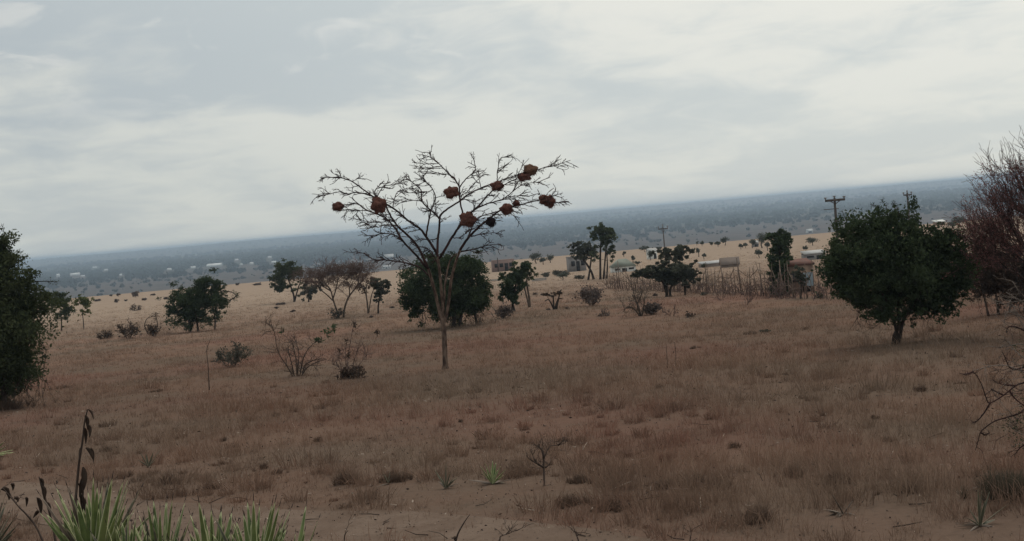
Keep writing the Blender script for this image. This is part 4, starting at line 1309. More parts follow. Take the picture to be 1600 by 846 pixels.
def sisal_leaf(parent, p, d, L, wd, mat, rng, bend=0.0, name='leaf'):
    """one stiff pointed leaf, a shallow channel in section, with a dark spine at the tip"""
    d = np.array(d, float); d /= np.linalg.norm(d)
    side = np.cross(d, np.array([0, 0, 1.0])); side /= np.linalg.norm(side) + 1e-9
    a = rng.uniform(-0.6, 0.6)
    nrm = np.cross(side, d)
    side, nrm = side * math.cos(a) + nrm * math.sin(a), nrm * math.cos(a) - side * math.sin(a)
    k = 9; V = []; A = []
    for i in range(k):
        t = i / (k - 1)
        c = np.asarray(p) + d * L * t + np.array([0, 0, -bend * L * t * t])
        w_ = wd * (0.72 + 0.5 * t if t < 0.45 else 0.945 * (1 - (t - 0.45) / 0.55) ** 0.75 + 0.03)
        for u in (-1, -0.5, 0, 0.5, 1):
            V.append(c + side * w_ * u + nrm * w_ * 0.45 * u * u)
            A.append(2.0 if t > 0.93 else abs(u))
        for u in (0.5, 0, -0.5):      # thickness behind
            V.append(c + side * w_ * u * 1.2 + nrm * (w_ * 0.45 * u * u - w_ * 0.28 * (1 - t)))
            A.append(2.0 if t > 0.93 else abs(u))
    q = [[i * 8 + j, i * 8 + (j + 1) % 8, (i + 1) * 8 + (j + 1) % 8, (i + 1) * 8 + j] for i in range(k - 1) for j in range(8)]
    mb = MB(); mb.add(np.array(V), q, None, np.array(A))
    tip = V[-6]
    mb.tube([tip - d * 0.01 * L, tip + d * 0.02 * L, tip + d * 0.05 * L], [wd * 0.12, wd * 0.09, wd * 0.02], 4, 2.0)
    return mb.build(name, M[mat], parent, smooth=True)


def rosette(label, foot, tips, mat, wpx, group=None, dry=0, seed=0, Y=None, name='sisal_plant', extra_leaves=0, cat='sisal'):
    """foot: pixel of the heart of the plant; tips: pixels where the leaf points end"""
    rng = np.random.RandomState(500 + seed)
    b = G(*foot)
    s = PX(b[1])
    root = thing(name, label, cat, b, group)
    b = b + np.array([0, 0, 0.01])
    for i, tp in enumerate(tips):
        x, y = tp[:2]
        L0 = math.hypot(x - foot[0], y - foot[1]) * s
        dep = rng.uniform(-0.45, 0.45) * L0
        e = W(x, y, b[1] + dep)
        p = b + np.array([(x - foot[0]) * 0.06 * s, dep * 0.08, 0])
        dd = e - p
        sisal_leaf(root, p, dd, np.linalg.norm(dd), wpx * s * rng.uniform(0.8, 1.15), mat if not (len(tp) > 2) else tp[2], rng, 0.0)
    if wpx > 4.4 and len(tips) > 6:
        for i in range(34):
            tp = tips[rng.randint(len(tips))]
            L0 = math.hypot(tp[0] - foot[0], tp[1] - foot[1]) * s * rng.uniform(0.6, 0.97)
            a = rng.uniform(0, 6.283); o = rng.uniform(0.05, 0.7)
            sisal_leaf(root, b + np.array([math.cos(a), math.sin(a), 0]) * 0.05, (math.cos(a) * o, math.sin(a) * o, 1), L0, wpx * s * rng.uniform(0.8, 1.1), mat if i % 5 else 'greysisal', rng, 0.0)
    for i in range(dry):
        a = rng.uniform(0, 6.283)
        d = np.array([math.cos(a), math.sin(a), rng.uniform(0.03, 0.25)])
        sisal_leaf(root, b, d, rng.uniform(0.6, 0.95) * np.mean([math.hypot(t[0] - foot[0], t[1] - foot[1]) for t in tips]) * s, wpx * 0.8 * s, 'deadsisal', rng, 0.15)
    return root


rs = np.random.RandomState(7)
GRP = 'striped green sisal rosettes at the bottom edge'
rosette('tallest yellowish sisal rosette, behind the dark dried flower stalk', (150, 905),
        [(146, 741, 'sisal'), (176, 743), (194, 748), (202, 743), (222, 760, 'greysisal'), (104, 757, 'deadsisal'), (86, 758), (82, 776), (137, 765), (152, 757), (161, 752), (185, 770), (120, 790), (110, 768), (214, 790), (205, 800), (70, 800), (95, 805), (168, 790), (240, 800), (60, 770, 'deadsisal')],
        'sisal', 6.6, GRP, 2, 1)
rosette('sisal rosette with wide leaves at the start of the low green row', (255, 930),
        [(230, 785), (250, 792), (262, 778), (270, 776), (290, 780), (240, 800), (225, 812), (282, 800), (215, 800), (205, 815), (300, 805), (236, 830), (272, 820)], 'sisal', 6.6, GRP, 2, 2)
rosette('crowded sisal rosette in the middle of the low green row', (335, 935),
        [(310, 780), (318, 800), (330, 792), (345, 796), (363, 797), (296, 800), (305, 822), (352, 812), (322, 815), (375, 815), (382, 822), (340, 825)], 'sisal', 6.4, GRP, 2, 3)
rosette('sisal rosette with the straightest black tipped leaves of the low green row', (400, 935),
        [(386, 780), (396, 777), (406, 785), (426, 784), (431, 779), (438, 786), (444, 806), (380, 800), (414, 815), (456, 792), (450, 815), (392, 815), (368, 812), (422, 810)], 'sisal', 6.2, GRP, 2, 4)
rosette('outermost sisal of the low green row, its few leaves spread apart', (455, 930),
        [(479, 786), (499, 808), (477, 826), (462, 830), (436, 822), (490, 838)], 'sisal', 5.8, GRP, 1, 5)
rosette('low sisal rosette filling the gap between the tall yellowish one and the low row', (205, 935),
        [(200, 800), (212, 806), (190, 812), (222, 815), (180, 822), (230, 826), (206, 822)], 'sisal', 6.4, GRP, 1, 14)
rosette('dull sisal cut by the frame corner with leaves fanning toward the track', (-25, 880),
        [(10, 785), (26, 806), (28, 820), (22, 832), (8, 775), (30, 843), (0, 770), (14, 800)], 'greysisal', 4.5, GRP, 1, 6)
rosette('small green sisal at the very frame edge above the track', (-22, 716), [(8, 690), (22, 703), (24, 707), (2, 684), (20, 712), (12, 697), (-30, 680), (-50, 695)], 'sisal', 3.4, None, 0, 7)
rosette('bright green young sisal with dried leaves lying round its foot', (770, 757),
        [(749, 727), (757, 722), (764, 723), (770, 719), (775, 722), (783, 727), (792, 732), (760, 732), (778, 734), (752, 738), (788, 742), (730, 750, 'deadsisal'), (808, 748, 'deadsisal'), (742, 752, 'deadsisal'), (802, 757, 'deadsisal'), (795, 755, 'greysisal'), (745, 757, 'deadsisal')],
        'sisal', 2.4, None, 3, 8)
rosette('pale half dead sisal with a few upright blades next to the bright one', (697, 764), [(679, 734), (688, 740), (697, 724), (710, 746), (716, 745), (704, 738), (684, 752, 'deadsisal'), (716, 755, 'deadsisal')], 'greysisal', 2.4, None, 2, 9)
rosette('nearly bare sisal stump with two thin blades', (607, 757), [(596, 735), (610, 735), (601, 742), (614, 744, 'deadsisal')], 'greysisal', 1.8, None, 1, 10)
rosette('faint grey spiky sisal beyond the tall rosette', (232, 730), [(218, 706), (228, 708), (240, 706), (252, 700), (246, 716), (214, 718)], 'greysisal', 1.8, None, 1, 11)
rosette('grey spiky sisal among dead leaves before the dark tussock', (1531, 823), [(1528, 762), (1534, 763), (1547, 766), (1578, 786), (1514, 795), (1508, 808), (1556, 812), (1540, 780)], 'greysisal', 2.8, None, 5, 12)
rosette('withered brown sisal with one stiff raised blade by the near tufts', (1318, 804), [(1297, 768), (1334, 782), (1292, 800), (1290, 808), (1285, 796), (1304, 784)], 'deadsisal', 3.0, None, 3, 13)


# dried stalks and twigs in the foreground
def stalk(label, path, pods, Yfoot, mat='browntwig', r=3.0, seed=0, name='dry_flower_stalk', cat='dead plant', tw=0):
    rng = np.random.RandomState(600 + seed)
    b = G(*Yfoot); Y = b[1]; s = PX(Y)
    root = thing(name, label, cat, b)
    mb = MB()
    pts = smooth_path([b - np.array([0, 0, 0.03])] + [W(x, y, Y) for x, y in path])
    mb.tube(pts, np.linspace(r, r * 0.35, len(pts)) * s, 6)
    for i in range(tw):
        q = pts[rng.randint(len(pts) // 2, len(pts))]
        grow(mb, rng, q, rng.normal(size=3) * 0.8 + np.array([0, 0, 0.6]), rng.uniform(10, 24) * s, r * 0.4 * s, 1, 0.7, 0.0, 2, 0.2, None, 3, 0.6, 0.4 * s)
    mb.build('stem', M[mat], root)
    if pods:
        for (x, y, dx, dy, w_) in pods:      # curled dry leaves and seed pods
            a = W(x, y, Y); e = W(x + dx, y + dy, Y + rng.uniform(-0.3, 0.3) * math.hypot(dx, dy) * s)
            k = 6; t = np.linspace(0, 1, k)[:, None]
            c = a + (e - a) * t + np.array([0, 0.04, 0.02]) * np.sin(t * 3.1)
            pm = MB(); pm.tube(c, np.maximum(np.sin(np.linspace(0.25, 3.0, k)), 0.1) * w_ * s, 5)
            pm.build('seed_pod', M['brownleaf'], root)
    return root


stalk('tall dark dried flower stalk with hanging pods rising over the sisal', [(110, 830), (116, 800), (120, 760), (124, 720), (129, 690), (132, 660), (137, 640)],
      [(137, 640, 9, 16, 2), (133, 650, 4, 22, 3.6), (138, 664, 2, 20, 3.2), (131, 668, 3, 26, 3.2), (134, 700, 11, 18, 3.4), (130, 730, 1, 36, 5), (126, 772, 5, 36, 4.5), (122, 756, 8, 20, 3), (142, 700, 4, 24, 2), (125, 700, -2, 24, 2.4), (128, 748, -4, 30, 4)], (106, 880), r=3.0, seed=1)
stalk('short dark dried stalk leaning before the sisal in the corner', [(84, 830), (74, 790), (66, 765), (61, 745)], [(62, 748, 5, 18, 3), (66, 760, 3, 22, 4), (72, 785, 6, 20, 3), (58, 778, 6, 26, 4)], (92, 885), r=2.2, seed=2)
stalk('crooked thin dead stalk with clods of pods at the frame corner', [(60, 830), (42, 805), (30, 793), (15, 775), (4, 762)], [(2, 765, 12, 8, 4), (17, 757, 3, 10, 3), (40, 778, 1, 14, 2.6), (22, 780, 6, 5, 3), (10, 772, 4, 10, 3), (60, 800, -8, 10, 3)], (80, 880), r=1.8, seed=3, tw=3)
stalk('single dark stick poking up from the bottom frame over the bare track', [(712, 846), (722, 822), (734, 804)], [(709, 842, 4, 8, 3)], (703, 900), r=2.0, seed=4, name='dry_stick')
stalk('forked dead twig at the bottom frame beyond the dark stick', [(781, 848), (783, 838), (795, 834), (807, 828)], None, (780, 900), r=1.3, seed=5, name='dry_twig', tw=9)
stalk('short pale stick tilting at the bottom frame in mid track', [(905, 850), (899, 832), (895, 822)], None, (912, 890), r=1.6, seed=6, name='dry_stick', tw=2)
stalk('thin dark stick just past the outermost sisal', [(538, 842), (540, 834), (544, 829)], None, (535, 880), r=1.2, seed=7, name='dry_stick', tw=1)
stalk('thin bent twig at the bottom frame between the pale stick and withered sisal', [(1078, 846), (1080, 835), (1078, 823)], None, (1080, 885), r=1.0, seed=8, name='dry_twig', tw=5)

traced_shrub('dead_sapling', 'little bare forked sapling standing in the near grass', 'dead plant', (850, 760),
             [[(850, 762), (850, 745), (849.5, 727), (850, 717), (853, 709), (860, 697), (873, 696), (884, 692)], [(849.5, 731), (838, 724), (828, 718), (822, 712)], [(850, 716), (846, 703), (840, 696)], [(872, 696), (880, 690)], [(852, 731), (858, 727)], [(838, 724), (832, 712)]],
             'browntwig', 97, 1.9, 13, 3, None, (), 0.05, 2)
# ------------------------------------------------------------------ buildings, fence and poles
M['tin'] = mat_plain('pale_tin_roof', (0.44, 0.44, 0.44), (0.30, 0.29, 0.28), 0.5, 0.6, 0.3)
M['white'] = mat_plain('whitewash', (0.72, 0.72, 0.70), (0.6, 0.6, 0.57), 0.4)
M['grey'] = mat_plain('grey_block', (0.24, 0.225, 0.22), (0.17, 0.16, 0.155), 0.6)
M['greyroof'] = mat_plain('weathered_grey_roof', (0.21, 0.165, 0.138), (0.15, 0.12, 0.105), 0.4)
M['greenroof'] = mat_plain('grey_green_roof', (0.24, 0.26, 0.22), (0.18, 0.19, 0.16), 0.5)
M['redroof'] = mat_plain('rusty_roof', (0.17, 0.075, 0.055), (0.11, 0.06, 0.05), 1.5)
M['mud'] = mat_plain('mud_plaster', (0.27, 0.185, 0.135), (0.20, 0.135, 0.10), 1.5)
M['brickpink'] = mat_plain('raw_pink_brick', (0.24, 0.165, 0.145), (0.18, 0.125, 0.11), 0.8)
M['blue'] = mat_plain('blue_grey_sheet', (0.30, 0.36, 0.40), (0.24, 0.29, 0.32), 1.5, 0.5, 0.3)
M['hole'] = mat_plain('dark_opening', (0.03, 0.03, 0.032))
M['wood'] = mat_bark('weathered_pole_wood', (0.06, 0.05, 0.045), (0.12, 0.10, 0.09))
M['stake'] = mat_bark('grey_fence_stakes', (0.10, 0.075, 0.060), (0.23, 0.17, 0.135))
M['stone'] = mat_plain('pale_stone', (0.42, 0.37, 0.33), (0.3, 0.26, 0.23), 2.0)


def house(label, base, wpx, hpx, deep=0.7, roofpx=0.0, wall='white', roof='tin', yaw=0.0, style='gable', openings=3, name='house', cat='house', eave=0.06, group=None, minY=None):
    """base: pixel of the middle of the front wall's foot; widths and heights in photograph pixels"""
    b = G(*base); s = PX(b[1])
    root = thing(name, label, cat, b, group)
    Wd, H, D, RH = wpx * s, hpx * s, wpx * s * deep, roofpx * s
    ca, sa = math.cos(yaw), math.sin(yaw)
    Mx = (np.array([[ca, -sa, 0], [sa, ca, 0], [0, 0, 1]]), b)
    T = lambda v: np.asarray(v, float) @ Mx[0].T + b
    w_ = MB(); w_.box((-Wd / 2, 0, -0.6), (Wd / 2, D, H), Mx)
    if style == 'gable':
        for x in (-Wd / 2, Wd / 2 - 0.02 * Wd):
            v = T([[x, 0.02 * D, H], [x, 0.98 * D, H], [x, D / 2, H + RH * 0.94], [x + 0.02 * Wd, 0.02 * D, H], [x + 0.02 * Wd, 0.98 * D, H], [x + 0.02 * Wd, D / 2, H + RH * 0.94]])
            w_.add(v, [[0, 1, 4, 3], [1, 2, 5, 4], [2, 0, 3, 5]], [[0, 2, 1], [3, 4, 5]])
    w_.build('wall', M[wall], root)
    e = eave * Wd; th = max(0.12, 0.05 * H)
    rm = MB()
    if style == 'gable':
        for sg in (0, 1):
            y0, y1 = (-e, D / 2) if sg == 0 else (D + e, D / 2)
            lo = H - RH * e / (D / 2)
            v = T([[-Wd / 2 - e, y0, lo], [Wd / 2 + e, y0, lo], [Wd / 2 + e, y1, H + RH], [-Wd / 2 - e, y1, H + RH],
                   [-Wd / 2 - e, y0, lo + th], [Wd / 2 + e, y0, lo + th], [Wd / 2 + e, y1, H + RH + th], [-Wd / 2 - e, y1, H + RH + th]])
            rm.add(v, [[0, 1, 2, 3], [4, 7, 6, 5], [0, 4, 5, 1], [1, 5, 6, 2], [2, 6, 7, 3], [3, 7, 4, 0]])
    elif style == 'hip':
        k = min(D, Wd) * 0.45
        v = T([[-Wd / 2 - e, -e, H], [Wd / 2 + e, -e, H], [Wd / 2 + e, D + e, H], [-Wd / 2 - e, D + e, H], [-Wd / 2 + k, D / 2, H + RH], [Wd / 2 - k, D / 2, H + RH]])
        rm.add(v, [[0, 1, 5, 4], [2, 3, 4, 5], [3, 2, 1, 0]], [[1, 2, 5], [3, 0, 4]])
    elif style == 'mono':
        v = [[-Wd / 2 - e, -e, H], [Wd / 2 + e, -e, H], [Wd / 2 + e, D + e, H + RH], [-Wd / 2 - e, D + e, H + RH]]
        v = T(v + [[a, c, z + th] for a, c, z in v])
        rm.add(v, [[3, 2, 1, 0], [4, 5, 6, 7], [0, 1, 5, 4], [1, 2, 6, 5], [2, 3, 7, 6], [3, 0, 4, 7]])
    else:
        rm.box((-Wd / 2 - e, -e, H + 0.003), (Wd / 2 + e, D + e, H + th), Mx)
    if style != 'open':
        rm.build('roof', M[roof], root)
    for i in range(openings):
        x = (-0.5 + (i + 0.5) / openings) * Wd * 0.92
        door = i == openings // 2
        ww, z0, z1 = (Wd * 0.32 / openings, 0.0, 0.72) if door else (Wd * 0.34 / openings, 0.38, 0.74)
        om = MB(); om.box((x - ww, -0.05, H * z0 + 0.02), (x + ww, 0.05, H * z1), Mx)
        om.build('door' if door else 'window', M['hole'], root)
    return root


# villages far out in the valley
FAR = [
    ((334, 417), 24, 2.4, 2.6, 'long white roofed shed, biggest bright spot on the far plain', 0.3),
    ((345.5, 415.5), 4, 2, 1.6, 'small white hut touching the end of the long white shed', 0.8),
    ((302, 419.5), 7, 1.6, 1.6, 'white roofed house next before the long white shed', 0.6),
    ((264, 422.5), 6, 1.6, 1.5, 'white roofed house by itself below the dark wood', 0.6),
    ((117, 431), 13, 2.0, 2.2, 'broad pale roofed house nearest the edge tree', 0.5),
    ((90, 433), 4.5, 2.6, 2.2, 'tall bright white house just clear of the edge tree', 0.9),
    ((129, 432.5), 5, 1.2, 1.0, 'low pale shed behind the broad pale roofed house', 0.6),
    ((189, 431), 4, 1.6, 1.2, 'tiny pale hut midway along the edge of the dark wood', 0.8),
    ((165, 423), 5, 1.2, 1.2, 'pale roofed house inside the dark wood', 0.6),
    ((148, 419), 6, 1.0, 1.2, 'faint pale house farther inside the dark wood', 0.6),
    ((377, 414.5), 3, 1.6, 1.0, 'white speck of a house beyond the long white shed', 0.8),
    ((393, 413.5), 5, 1.8, 1.6, 'white house at the wood edge over the rounded tree', 0.7),
    ((370, 407), 5, 1.0, 1.2, 'pale house set back in the wood over the long shed', 0.7),
    ((421, 403.5), 5, 1.5, 1.4, 'bright little house set high over the olive tree', 0.7),
    ((428, 411), 7, 1.4, 1.4, 'low pale house just over the olive tree', 0.6),
]
CLEAR = []
for i, (p, w_, h_, rp, lab, dp) in enumerate(FAR):
    g_ = G(*p); CLEAR.append((g_[0], g_[1], w_ * PX(g_[1])))
    house(lab, p, w_, h_ * 0.95, dp, rp * 1.0, 'white', 'white', 0.15 * ((i * 37) % 5 - 2), 'gable', 0, 'farm_house', 'house', 0.05, 'pale roofed houses in the far valley')
house('white house with tall post seen through the boughs of the nest tree', (609, 406), 13, 4.5, 0.6, 4.0, 'grey', 'tin', 0.2, 'gable', 2, 'farm_house', 'house', 0.08)
house('low pale long house below the boughs of the nest tree', (604, 420), 13, 3, 0.5, 2.0, 'white', 'tin', 0.1, 'gable', 3, 'farm_house', 'house', 0.04)
house('pale shed over the twigs of the umbrella tree', (577, 422), 14, 2.5, 0.5, 1.5, 'grey', 'tin', 0.1, 'gable', 2, 'farm_house', 'house', 0.04)

# nearer buildings on the slope
house('roofless raw pink brick building beside a thin pole', (788, 424), 34, 17, 0.6, 0, 'brickpink', 'brickpink', 0.15, 'flat', 4, 'unfinished_building', 'building', 0.0)
house('square grey block building half hidden by the leaning acacia', (904, 424), 26, 22, 0.8, 0, 'grey', 'grey', 0.2, 'flat', 3, 'block_building', 'building', 0.02)
house('grey green hip roofed house with white fascia beyond the twin acacias', (976, 425), 36, 8, 0.7, 12, 'white', 'greenroof', 0.1, 'hip', 3, 'bungalow', 'house', 0.06)
house('white two storey house on the pale slope over the wide acacia', (1021, 405), 14, 12, 0.7, 4, 'white', 'tin', 0.3, 'gable', 2, 'white_house', 'house', 0.06)
house('long low grey farm building with pale roof edge behind the stick fence', (1117, 417), 40, 5, 0.45, 2.5, 'greyroof', 'tin', 0.22, 'mono', 0, 'farm_building', 'building', 0.03)
house('wider grey gabled building joined to the long low farm building', (1141, 418), 28, 5, 0.6, 9, 'greyroof', 'greyroof', -0.1, 'gable', 0, 'farm_building', 'building', 0.05)
house('small grey white house among trees at the slope crest near the column tree', (1182, 386), 8, 6, 0.8, 3, 'grey', 'tin', 0.2, 'gable', 1, 'small_house', 'house', 0.06)
house('bright white roofed house alone on the crest beyond the column tree', (1266, 364), 9, 3, 0.7, 3, 'white', 'tin', 0.2, 'gable', 1, 'small_house', 'house', 0.08)
house('white roofed low house just over the crown of the broad dark tree', (1470, 352), 16, 5, 0.6, 2.5, 'mud', 'white', 0.15, 'mono', 2, 'small_house', 'house', 0.08)
house('long pale roofed shed on the slope over the rusty roofed hut', (1274, 406), 34, 9, 0.4, 4, 'grey', 'tin', 0.15, 'mono', 2, 'farm_shed', 'shed', 0.03)
house('rusty roofed mud hut between the column tree and the broad dark tree', (1252, 457), 44, 42, 0.7, 6, 'mud', 'redroof', 0.12, 'mono', 2, 'mud_hut', 'hut', 0.05)


def slab(name, label, cat, a, b_, hpx, mat, thick=0.3):
    p, q = G(*a), G(*b_); s = PX(p[1])
    root = thing(name, label, cat, p)
    d = q - p; n = np.array([-d[1], d[0], 0]); n = n / np.linalg.norm(n) * thick
    v = [p - [0, 0, .2], q - [0, 0, .2], q + n - [0, 0, .2], p + n - [0, 0, .2]]
    v = v + [x + np.array([0, 0, .2 + hpx * s]) for x in v]
    mb = MB(); mb.add(np.array(v), [[3, 2, 1, 0], [4, 5, 6, 7], [0, 1, 5, 4], [1, 2, 6, 5], [2, 3, 7, 6], [3, 0, 4, 7]])
    o = mb.build('wall_body', M[mat], root)
    c = MB(); up = np.array([0, 0, hpx * s * 0.12])
    v2 = [x + np.array([0, 0, 0.003]) for x in v[4:]]
    e = d / np.linalg.norm(d) * 0.1
    v2 = [v2[0] - e - n * .2, v2[1] + e - n * .2, v2[2] + e + n * .2, v2[3] - e + n * .2]
    v2 = v2 + [x + up for x in v2]
    c.add(np.array(v2), [[3, 2, 1, 0], [4, 5, 6, 7], [0, 1, 5, 4], [1, 2, 6, 5], [2, 3, 7, 6], [3, 0, 4, 7]])
    c.build('coping', M[mat], root)
    return root


slab('garden_wall', 'low whitish wall on the ground beyond the leaning dark tree', 'wall', (831, 440), (854, 438), 3.5, 'stone')
slab('garden_wall', 'very low pale wall on the ground in front of the thicket gap', 'wall', (766, 440), (782, 439), 2.5, 'stone')

# the blue grey sheet leaning by the hut
def sheet():
    b = G(1264, 459); s = PX(b[1])
    root = thing('metal_sheet', 'blue grey metal sheet standing in front of the mud hut', 'metal sheet', b)
    mb = MB(); X0 = b[0] - 6 * s; k = 25
    for i in range(k - 1):            # corrugated
        x0, x1 = X0 + i * 15 * s / (k - 1), X0 + (i + 1) * 15 * s / (k - 1)
        y0, y1 = (b[1] - 0.03 * (i % 2)), (b[1] - 0.03 * ((i + 1) % 2))
        z0, z1 = b[2] + 12 * s, b[2] + 33 * s
        mb.add([[x0, y0, z0], [x1, y1, z0], [x1, y1 + .15, z1], [x0, y0 + .15, z1]], [[0, 1, 2, 3]])
    mb.build('corrugated_sheet', M['blue'], root)
    for x in (-5, 8):
        p = MB(); p.tube([b + [x * s, 0.1, -0.05], b + [x * s, 0.12, 17 * s], b + [x * s, 0.2, 34 * s]], 0.045, 6)
        p.build('post', M['stake'], root)


sheet()


def fence():
    rng = np.random.RandomState(77)
    corners = [G(948, 452), G(1030, 455), G(1120, 459), G(1200, 464), G(1240, 466), G(1318, 468)]
    root = thing('stick_fence', 'long fence of uneven wooden stakes in front of the farm buildings', 'fence', corners[0])
    cs = np.array(corners); seg = np.linalg.norm(np.diff(cs, axis=0), axis=1); L = np.concatenate([[0], np.cumsum(seg)])
    n = 92
    rails = [[], []]
    brush = MB()
    for i in range(n):
        t = (i + rng.uniform(-0.3, 0.3)) / (n - 1) * L[-1]; t = np.clip(t, 0, L[-1])
        p = np.array([np.interp(t, L, cs[:, k]) for k in range(3)]); p[2] = float(height(p[0], p[1]))
        h = rng.uniform(1.3, 2.2) * (1.15 if i % 7 == 0 else 1)
        q = p + np.array([rng.normal() * 0.13, rng.normal() * 0.1, h])
        r = rng.uniform(0.018, 0.034) * (1.5 if i % 7 == 0 else 1)
        mb = MB(); mb.tube([p - [0, 0, .15], (p + q) / 2 + rng.normal(size=3) * 0.04, q], [r, r * 0.9, r * 0.6], 5)
        mb.build('stake', M['stake'], root)
        rails[0].append(p + (q - p) * 0.35 + [0, -0.05, 0]); rails[1].append(p + (q - p) * 0.78 + [0, -0.05, 0])
        for j in range(3):
            grow(brush, rng, p + rng.normal(size=3) * [0.4, 0.2, 0], (rng.normal() * 0.7, rng.normal() * 0.5, 1), rng.uniform(0.5, 1.2), 0.02, 1, 0.7, 0, 3, 0.2, None, 3, 0.6, 0.012)
    for rl in rails:
        mb = MB(); mb.tube(np.array(rl), 0.022, 4); mb.build('rail', M['stake'], root)
    brush.build('brushwood', M['pinktwig'], root)


fence()


def power_pole(label, foot, toppx, arm_px, r=0.13, name='power_pole', Y=None, arms=1, low=False):
    b = G(*foot); s = PX(b[1])
    root = thing(name, label, 'power pole', b)
    H = (foot[1] - toppx) * s
    mb = MB(); mb.tube([b - [0, 0, .4], b + [0, 0, H / 2], b + [0, 0, H]], [r * 1.2, r, r * 0.8], 8)
    mb.build('pole', M['wood'], root)
    if arm_px:
        A = arm_px * s / 2
        c = MB(); z = H - 3.5 * s
        c.box(b + [-A, -r - 0.09, z - 0.09], b + [A, -r * 0.7, z + 0.09])
        c.build('crossarm', M['wood'], root)
        st = MB()
        for sg in (-1, 1):
            st.tube([b + [0, -r - .03, z - 6 * s], b + [sg * A * 0.5, -r - .05, z - .06]], 0.035, 4)
        st.build('brace', M['wood'], root)
        for x in (-0.94, 0.0, 0.94):
            i = MB()
            zz = z + 0.09 if x else H
            i.tube([b + [x * A, -r * 0.8 if x else 0, zz], b + [x * A, -r * 0.8 if x else 0, zz + 1.4 * s], b + [x * A, -r * 0.8 if x else 0, zz + 2.2 * s], b + [x * A, -r * 0.8 if x else 0, zz + 3.4 * s]], [0.05, 0.06, 0.13, 0.10], 7)
            i.build('insulator', M['grey'], root)
        if low:
            c = MB(); c.box(b + [-A * 1.2, -r - .06, z - 14 * s], b + [A * 0.3, -r * .7, z - 13 * s]); c.build('lower_arm', M['wood'], root)
    return root


power_pole('nearest power pole with crossarm and insulators over the broad dark tree', (1313, 432), 309, 31, 0.11, low=True)
power_pole('distant thin power pole with crossarm over the wide acacia', (1040, 408), 354, 15, 0.11)
power_pole('far power pole showing its crossarm over the top of the broad dark tree', (1424, 392), 301, 13, 0.13)
power_pole('thin plain pole beside the raw pink brick building', (779, 425), 403, 0, 0.12, 'utility_pole')
power_pole('thin dark post rising beside the white house seen through the nest tree', (616, 407), 392, 0, 0.35, 'utility_pole')

# ------------------------------------------------------------------ small trees and bushes far off
def far_tree(label, px, py, w_, h_, seed, leaf='hazeleaf', name='distant_tree', group='small trees far across the slope', stem=0.35):
    rng = np.random.RandomState(800 + seed)
    b = G(px, py); s = PX(b[1]); Wd = w_ * s; H = h_ * s
    root = thing(name, label, 'tree' if 'bush' not in name else 'bush', b, group)
    t = MB(); top = b + np.array([0, 0, H * 0.6])
    t.tube(curve(b - [0, 0, .2], top, rng, 0.04), np.linspace(0.05, 0.03, 6) * H, 5)
    lm = MB()
    for j in range(max(6, int(w_ * 1.3))):
        v = rng.normal(size=3); v /= np.linalg.norm(v)
        c = b + np.array([0, 0, H * (stem + (1 - stem) / 2)]) + v * np.array([Wd / 2, Wd / 2, H * (1 - stem) / 2]) * rng.uniform(0.3, 0.92)
        if j % 3 == 0: t.tube(curve(top, c, rng, 0.1, 4), 0.012 * H, 3)
        lm.leaves(c + rng.normal(size=(26, 3)) * np.array([Wd, Wd, H * .8]) * 0.10, 0.9 * s, rng, 0.7)
    t.build('trunk', M['darkbark'], root); lm.build('crown', M[leaf], root)


FT = [  # along the crest and on the pale slope beyond the fence
    (1191, 388, 24, 22), (1176, 388, 14, 14), (1133, 384, 13, 13), (1122, 386, 10, 9), (1112, 384, 7, 6), (1097, 385, 7, 8), (1089, 384, 5, 7), (1158, 390, 8, 9), (1186, 403, 14, 13), (1092, 402, 8, 15), (1100, 406, 7, 10),
    (1270, 384, 18, 13), (1259, 393, 9, 8), (1256, 402, 7, 6), (1007, 394, 14, 9), (1017, 407, 12, 14), (975, 402, 6, 9), (990, 412, 8, 12), (996, 416, 10, 8), (1030, 392, 10, 6), (1165, 388, 8, 8),
    (838, 412, 22, 16), (860, 411, 13, 14), (849, 414, 12, 11), (773, 400, 6, 7), (912, 388, 10, 12), (880, 438, 20, 12), (1075, 382, 6, 8), (1200, 392, 10, 14), (1500, 355, 26, 16), (1488, 358, 16, 12)]
for i, (x, y, w_, h_) in enumerate(FT):
    lab = {0: 'largest rounded tree of the cluster on the crest beside the column tree', 11: 'wide grey tree alone on the pale slope between column tree and broad dark tree', 21: 'wide bluish tree crown behind the small leaning trees',
           9: 'narrow upright tree just past the wide acacia crown'}.get(i, 'small blurred tree out on the distant slope')
    far_tree(lab, x, y, w_, h_, i)
for i, (x, y, w_, h_) in enumerate([(136, 450, 4, 6), (192, 453, 8, 9), (206, 452, 4, 4), (235, 450, 6, 7), (283, 440, 5, 5), (300, 440, 5, 5), (357, 425, 4, 5), (374, 438, 5, 4), (400, 424, 6, 5), (712, 418, 8, 6), (752, 405, 6, 6), (690, 415, 7, 6), (655, 410, 6, 5), (515, 420, 6, 5), (540, 405, 8, 6), (560, 388, 7, 6)]):
    far_tree('dot sized tree on the grey plain below the dark wood', x, y, w_, h_, 60 + i, 'hazeleaf', 'distant_tree', 'dot sized trees on the grey valley plain')
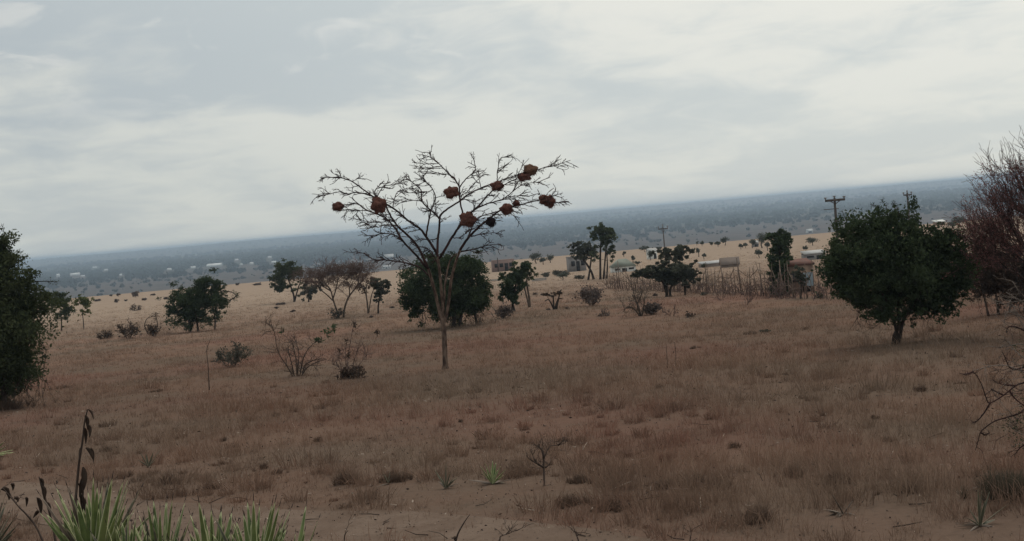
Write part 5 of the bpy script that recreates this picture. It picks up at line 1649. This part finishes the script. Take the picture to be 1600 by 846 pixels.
for i, (x, y, w_, h_) in enumerate([(212, 465, 12, 10), (185, 464, 6, 7), (174, 464, 5, 4), (183, 473, 8, 6), (197, 471, 5, 3), (371, 446, 6, 4), (402, 446, 14, 3), (153, 471, 10, 4), (240, 462, 8, 3), (225, 470, 10, 4), (260, 468, 8, 4), (432, 483, 8, 4), (458, 488, 10, 4), (438, 477, 14, 4),
                                    (612, 482, 8, 3), (581, 497, 8, 4), (836, 461, 7, 3), (857, 485, 6, 3), (886, 483, 8, 3), (1024, 463, 10, 4), (885, 430, 14, 8), (870, 432, 18, 10), (853, 434, 16, 9), (905, 437, 16, 8), (1100, 462, 12, 6), (1195, 520, 16, 5)]):
    far_tree('low dark bush dotted on the pale far slope', x, y, w_, h_, 100 + i, 'greyleaf' if i >= 20 else 'mauve', 'distant_bush', 'low bushes dotted on the pale slope', 0.0)


# the far-off wood that reads as one mass
M['woodleaf'] = mat_leaf('far_bush_leaves', (0.026, 0.034, 0.030), (0.060, 0.066, 0.055), 0.006)


def far_wood():
    rng = np.random.RandomState(900)
    n = 26000
    y = rng.uniform(1150 ** 0.5, 9500 ** 0.5, n * 3) ** 2
    x = rng.uniform(-0.56, 0.56, n * 3) * y
    dens = 0.5 + 0.5 * wob(x * 0.4, y, 0.0026, 31) + 0.3 * wob(x, y, 0.008, 32)
    t = np.clip((y - 1500) / 1800, 0, 1)
    left = np.clip(0.3 - x / np.maximum(y, 1) * 1.6, 0, 1)
    belt = np.exp(-((y - 3600 - 900 * x / y) / 900) ** 2) * (0.3 + left)
    keep = rng.uniform(size=n * 3) < np.clip(0.006 + t * 0.42 * np.clip(dens - 0.25, 0, 1.2) + belt * 0.9, 0, 1)
    for hx, hy, hw in CLEAR + [(G(609, 406)[0], G(609, 406)[1], 30), (G(604, 420)[0], G(604, 420)[1], 30), (G(577, 422)[0], G(577, 422)[1], 30)]:
        keep &= ~((np.abs(x / y - hx / hy) * hy < hw * 0.65 + 8) & (y > hy * 0.80 - 20) & (y < hy + hw + 10))
    x, y = x[keep][:n], y[keep][:n]
    z = height(x, y)
    mb = MB(); k = len(x)
    R = rng.uniform(3.0, 8.0, k) * np.where(y < 2000, 0.45, 1.0) * np.clip(1.5 - y / 13000, 0.7, 1)
    c0 = np.stack([x, y, z], 1)
    # each crown: a heap of broad uneven leaf faces
    m = 16
    c = np.repeat(c0, m, axis=0); RR = np.repeat(R, m)
    v = rng.normal(size=(k * m, 3)); v /= np.linalg.norm(v, axis=1)[:, None]
    c = c + v * RR[:, None] * np.array([1.0, 1.0, 0.55]) * rng.uniform(0.5, 1, (k * m, 1)) + np.array([0, 0, 1.0]) * RR[:, None] * 0.55
    mb.leaves(c, 1.0, rng, 0.8)
    sz = mb.v[0].reshape(-1, 4, 3)
    ctr = sz.mean(1, keepdims=True)
    mb.v[0] = (ctr + (sz - ctr) * (RR * 0.55)[:, None, None]).reshape(-1, 3).astype(np.float32)
    tag(mb.build('far_woodland', M['woodleaf']), 'dark hazy bush and woodland covering the far valley', 'woodland', kind='stuff')


far_wood()
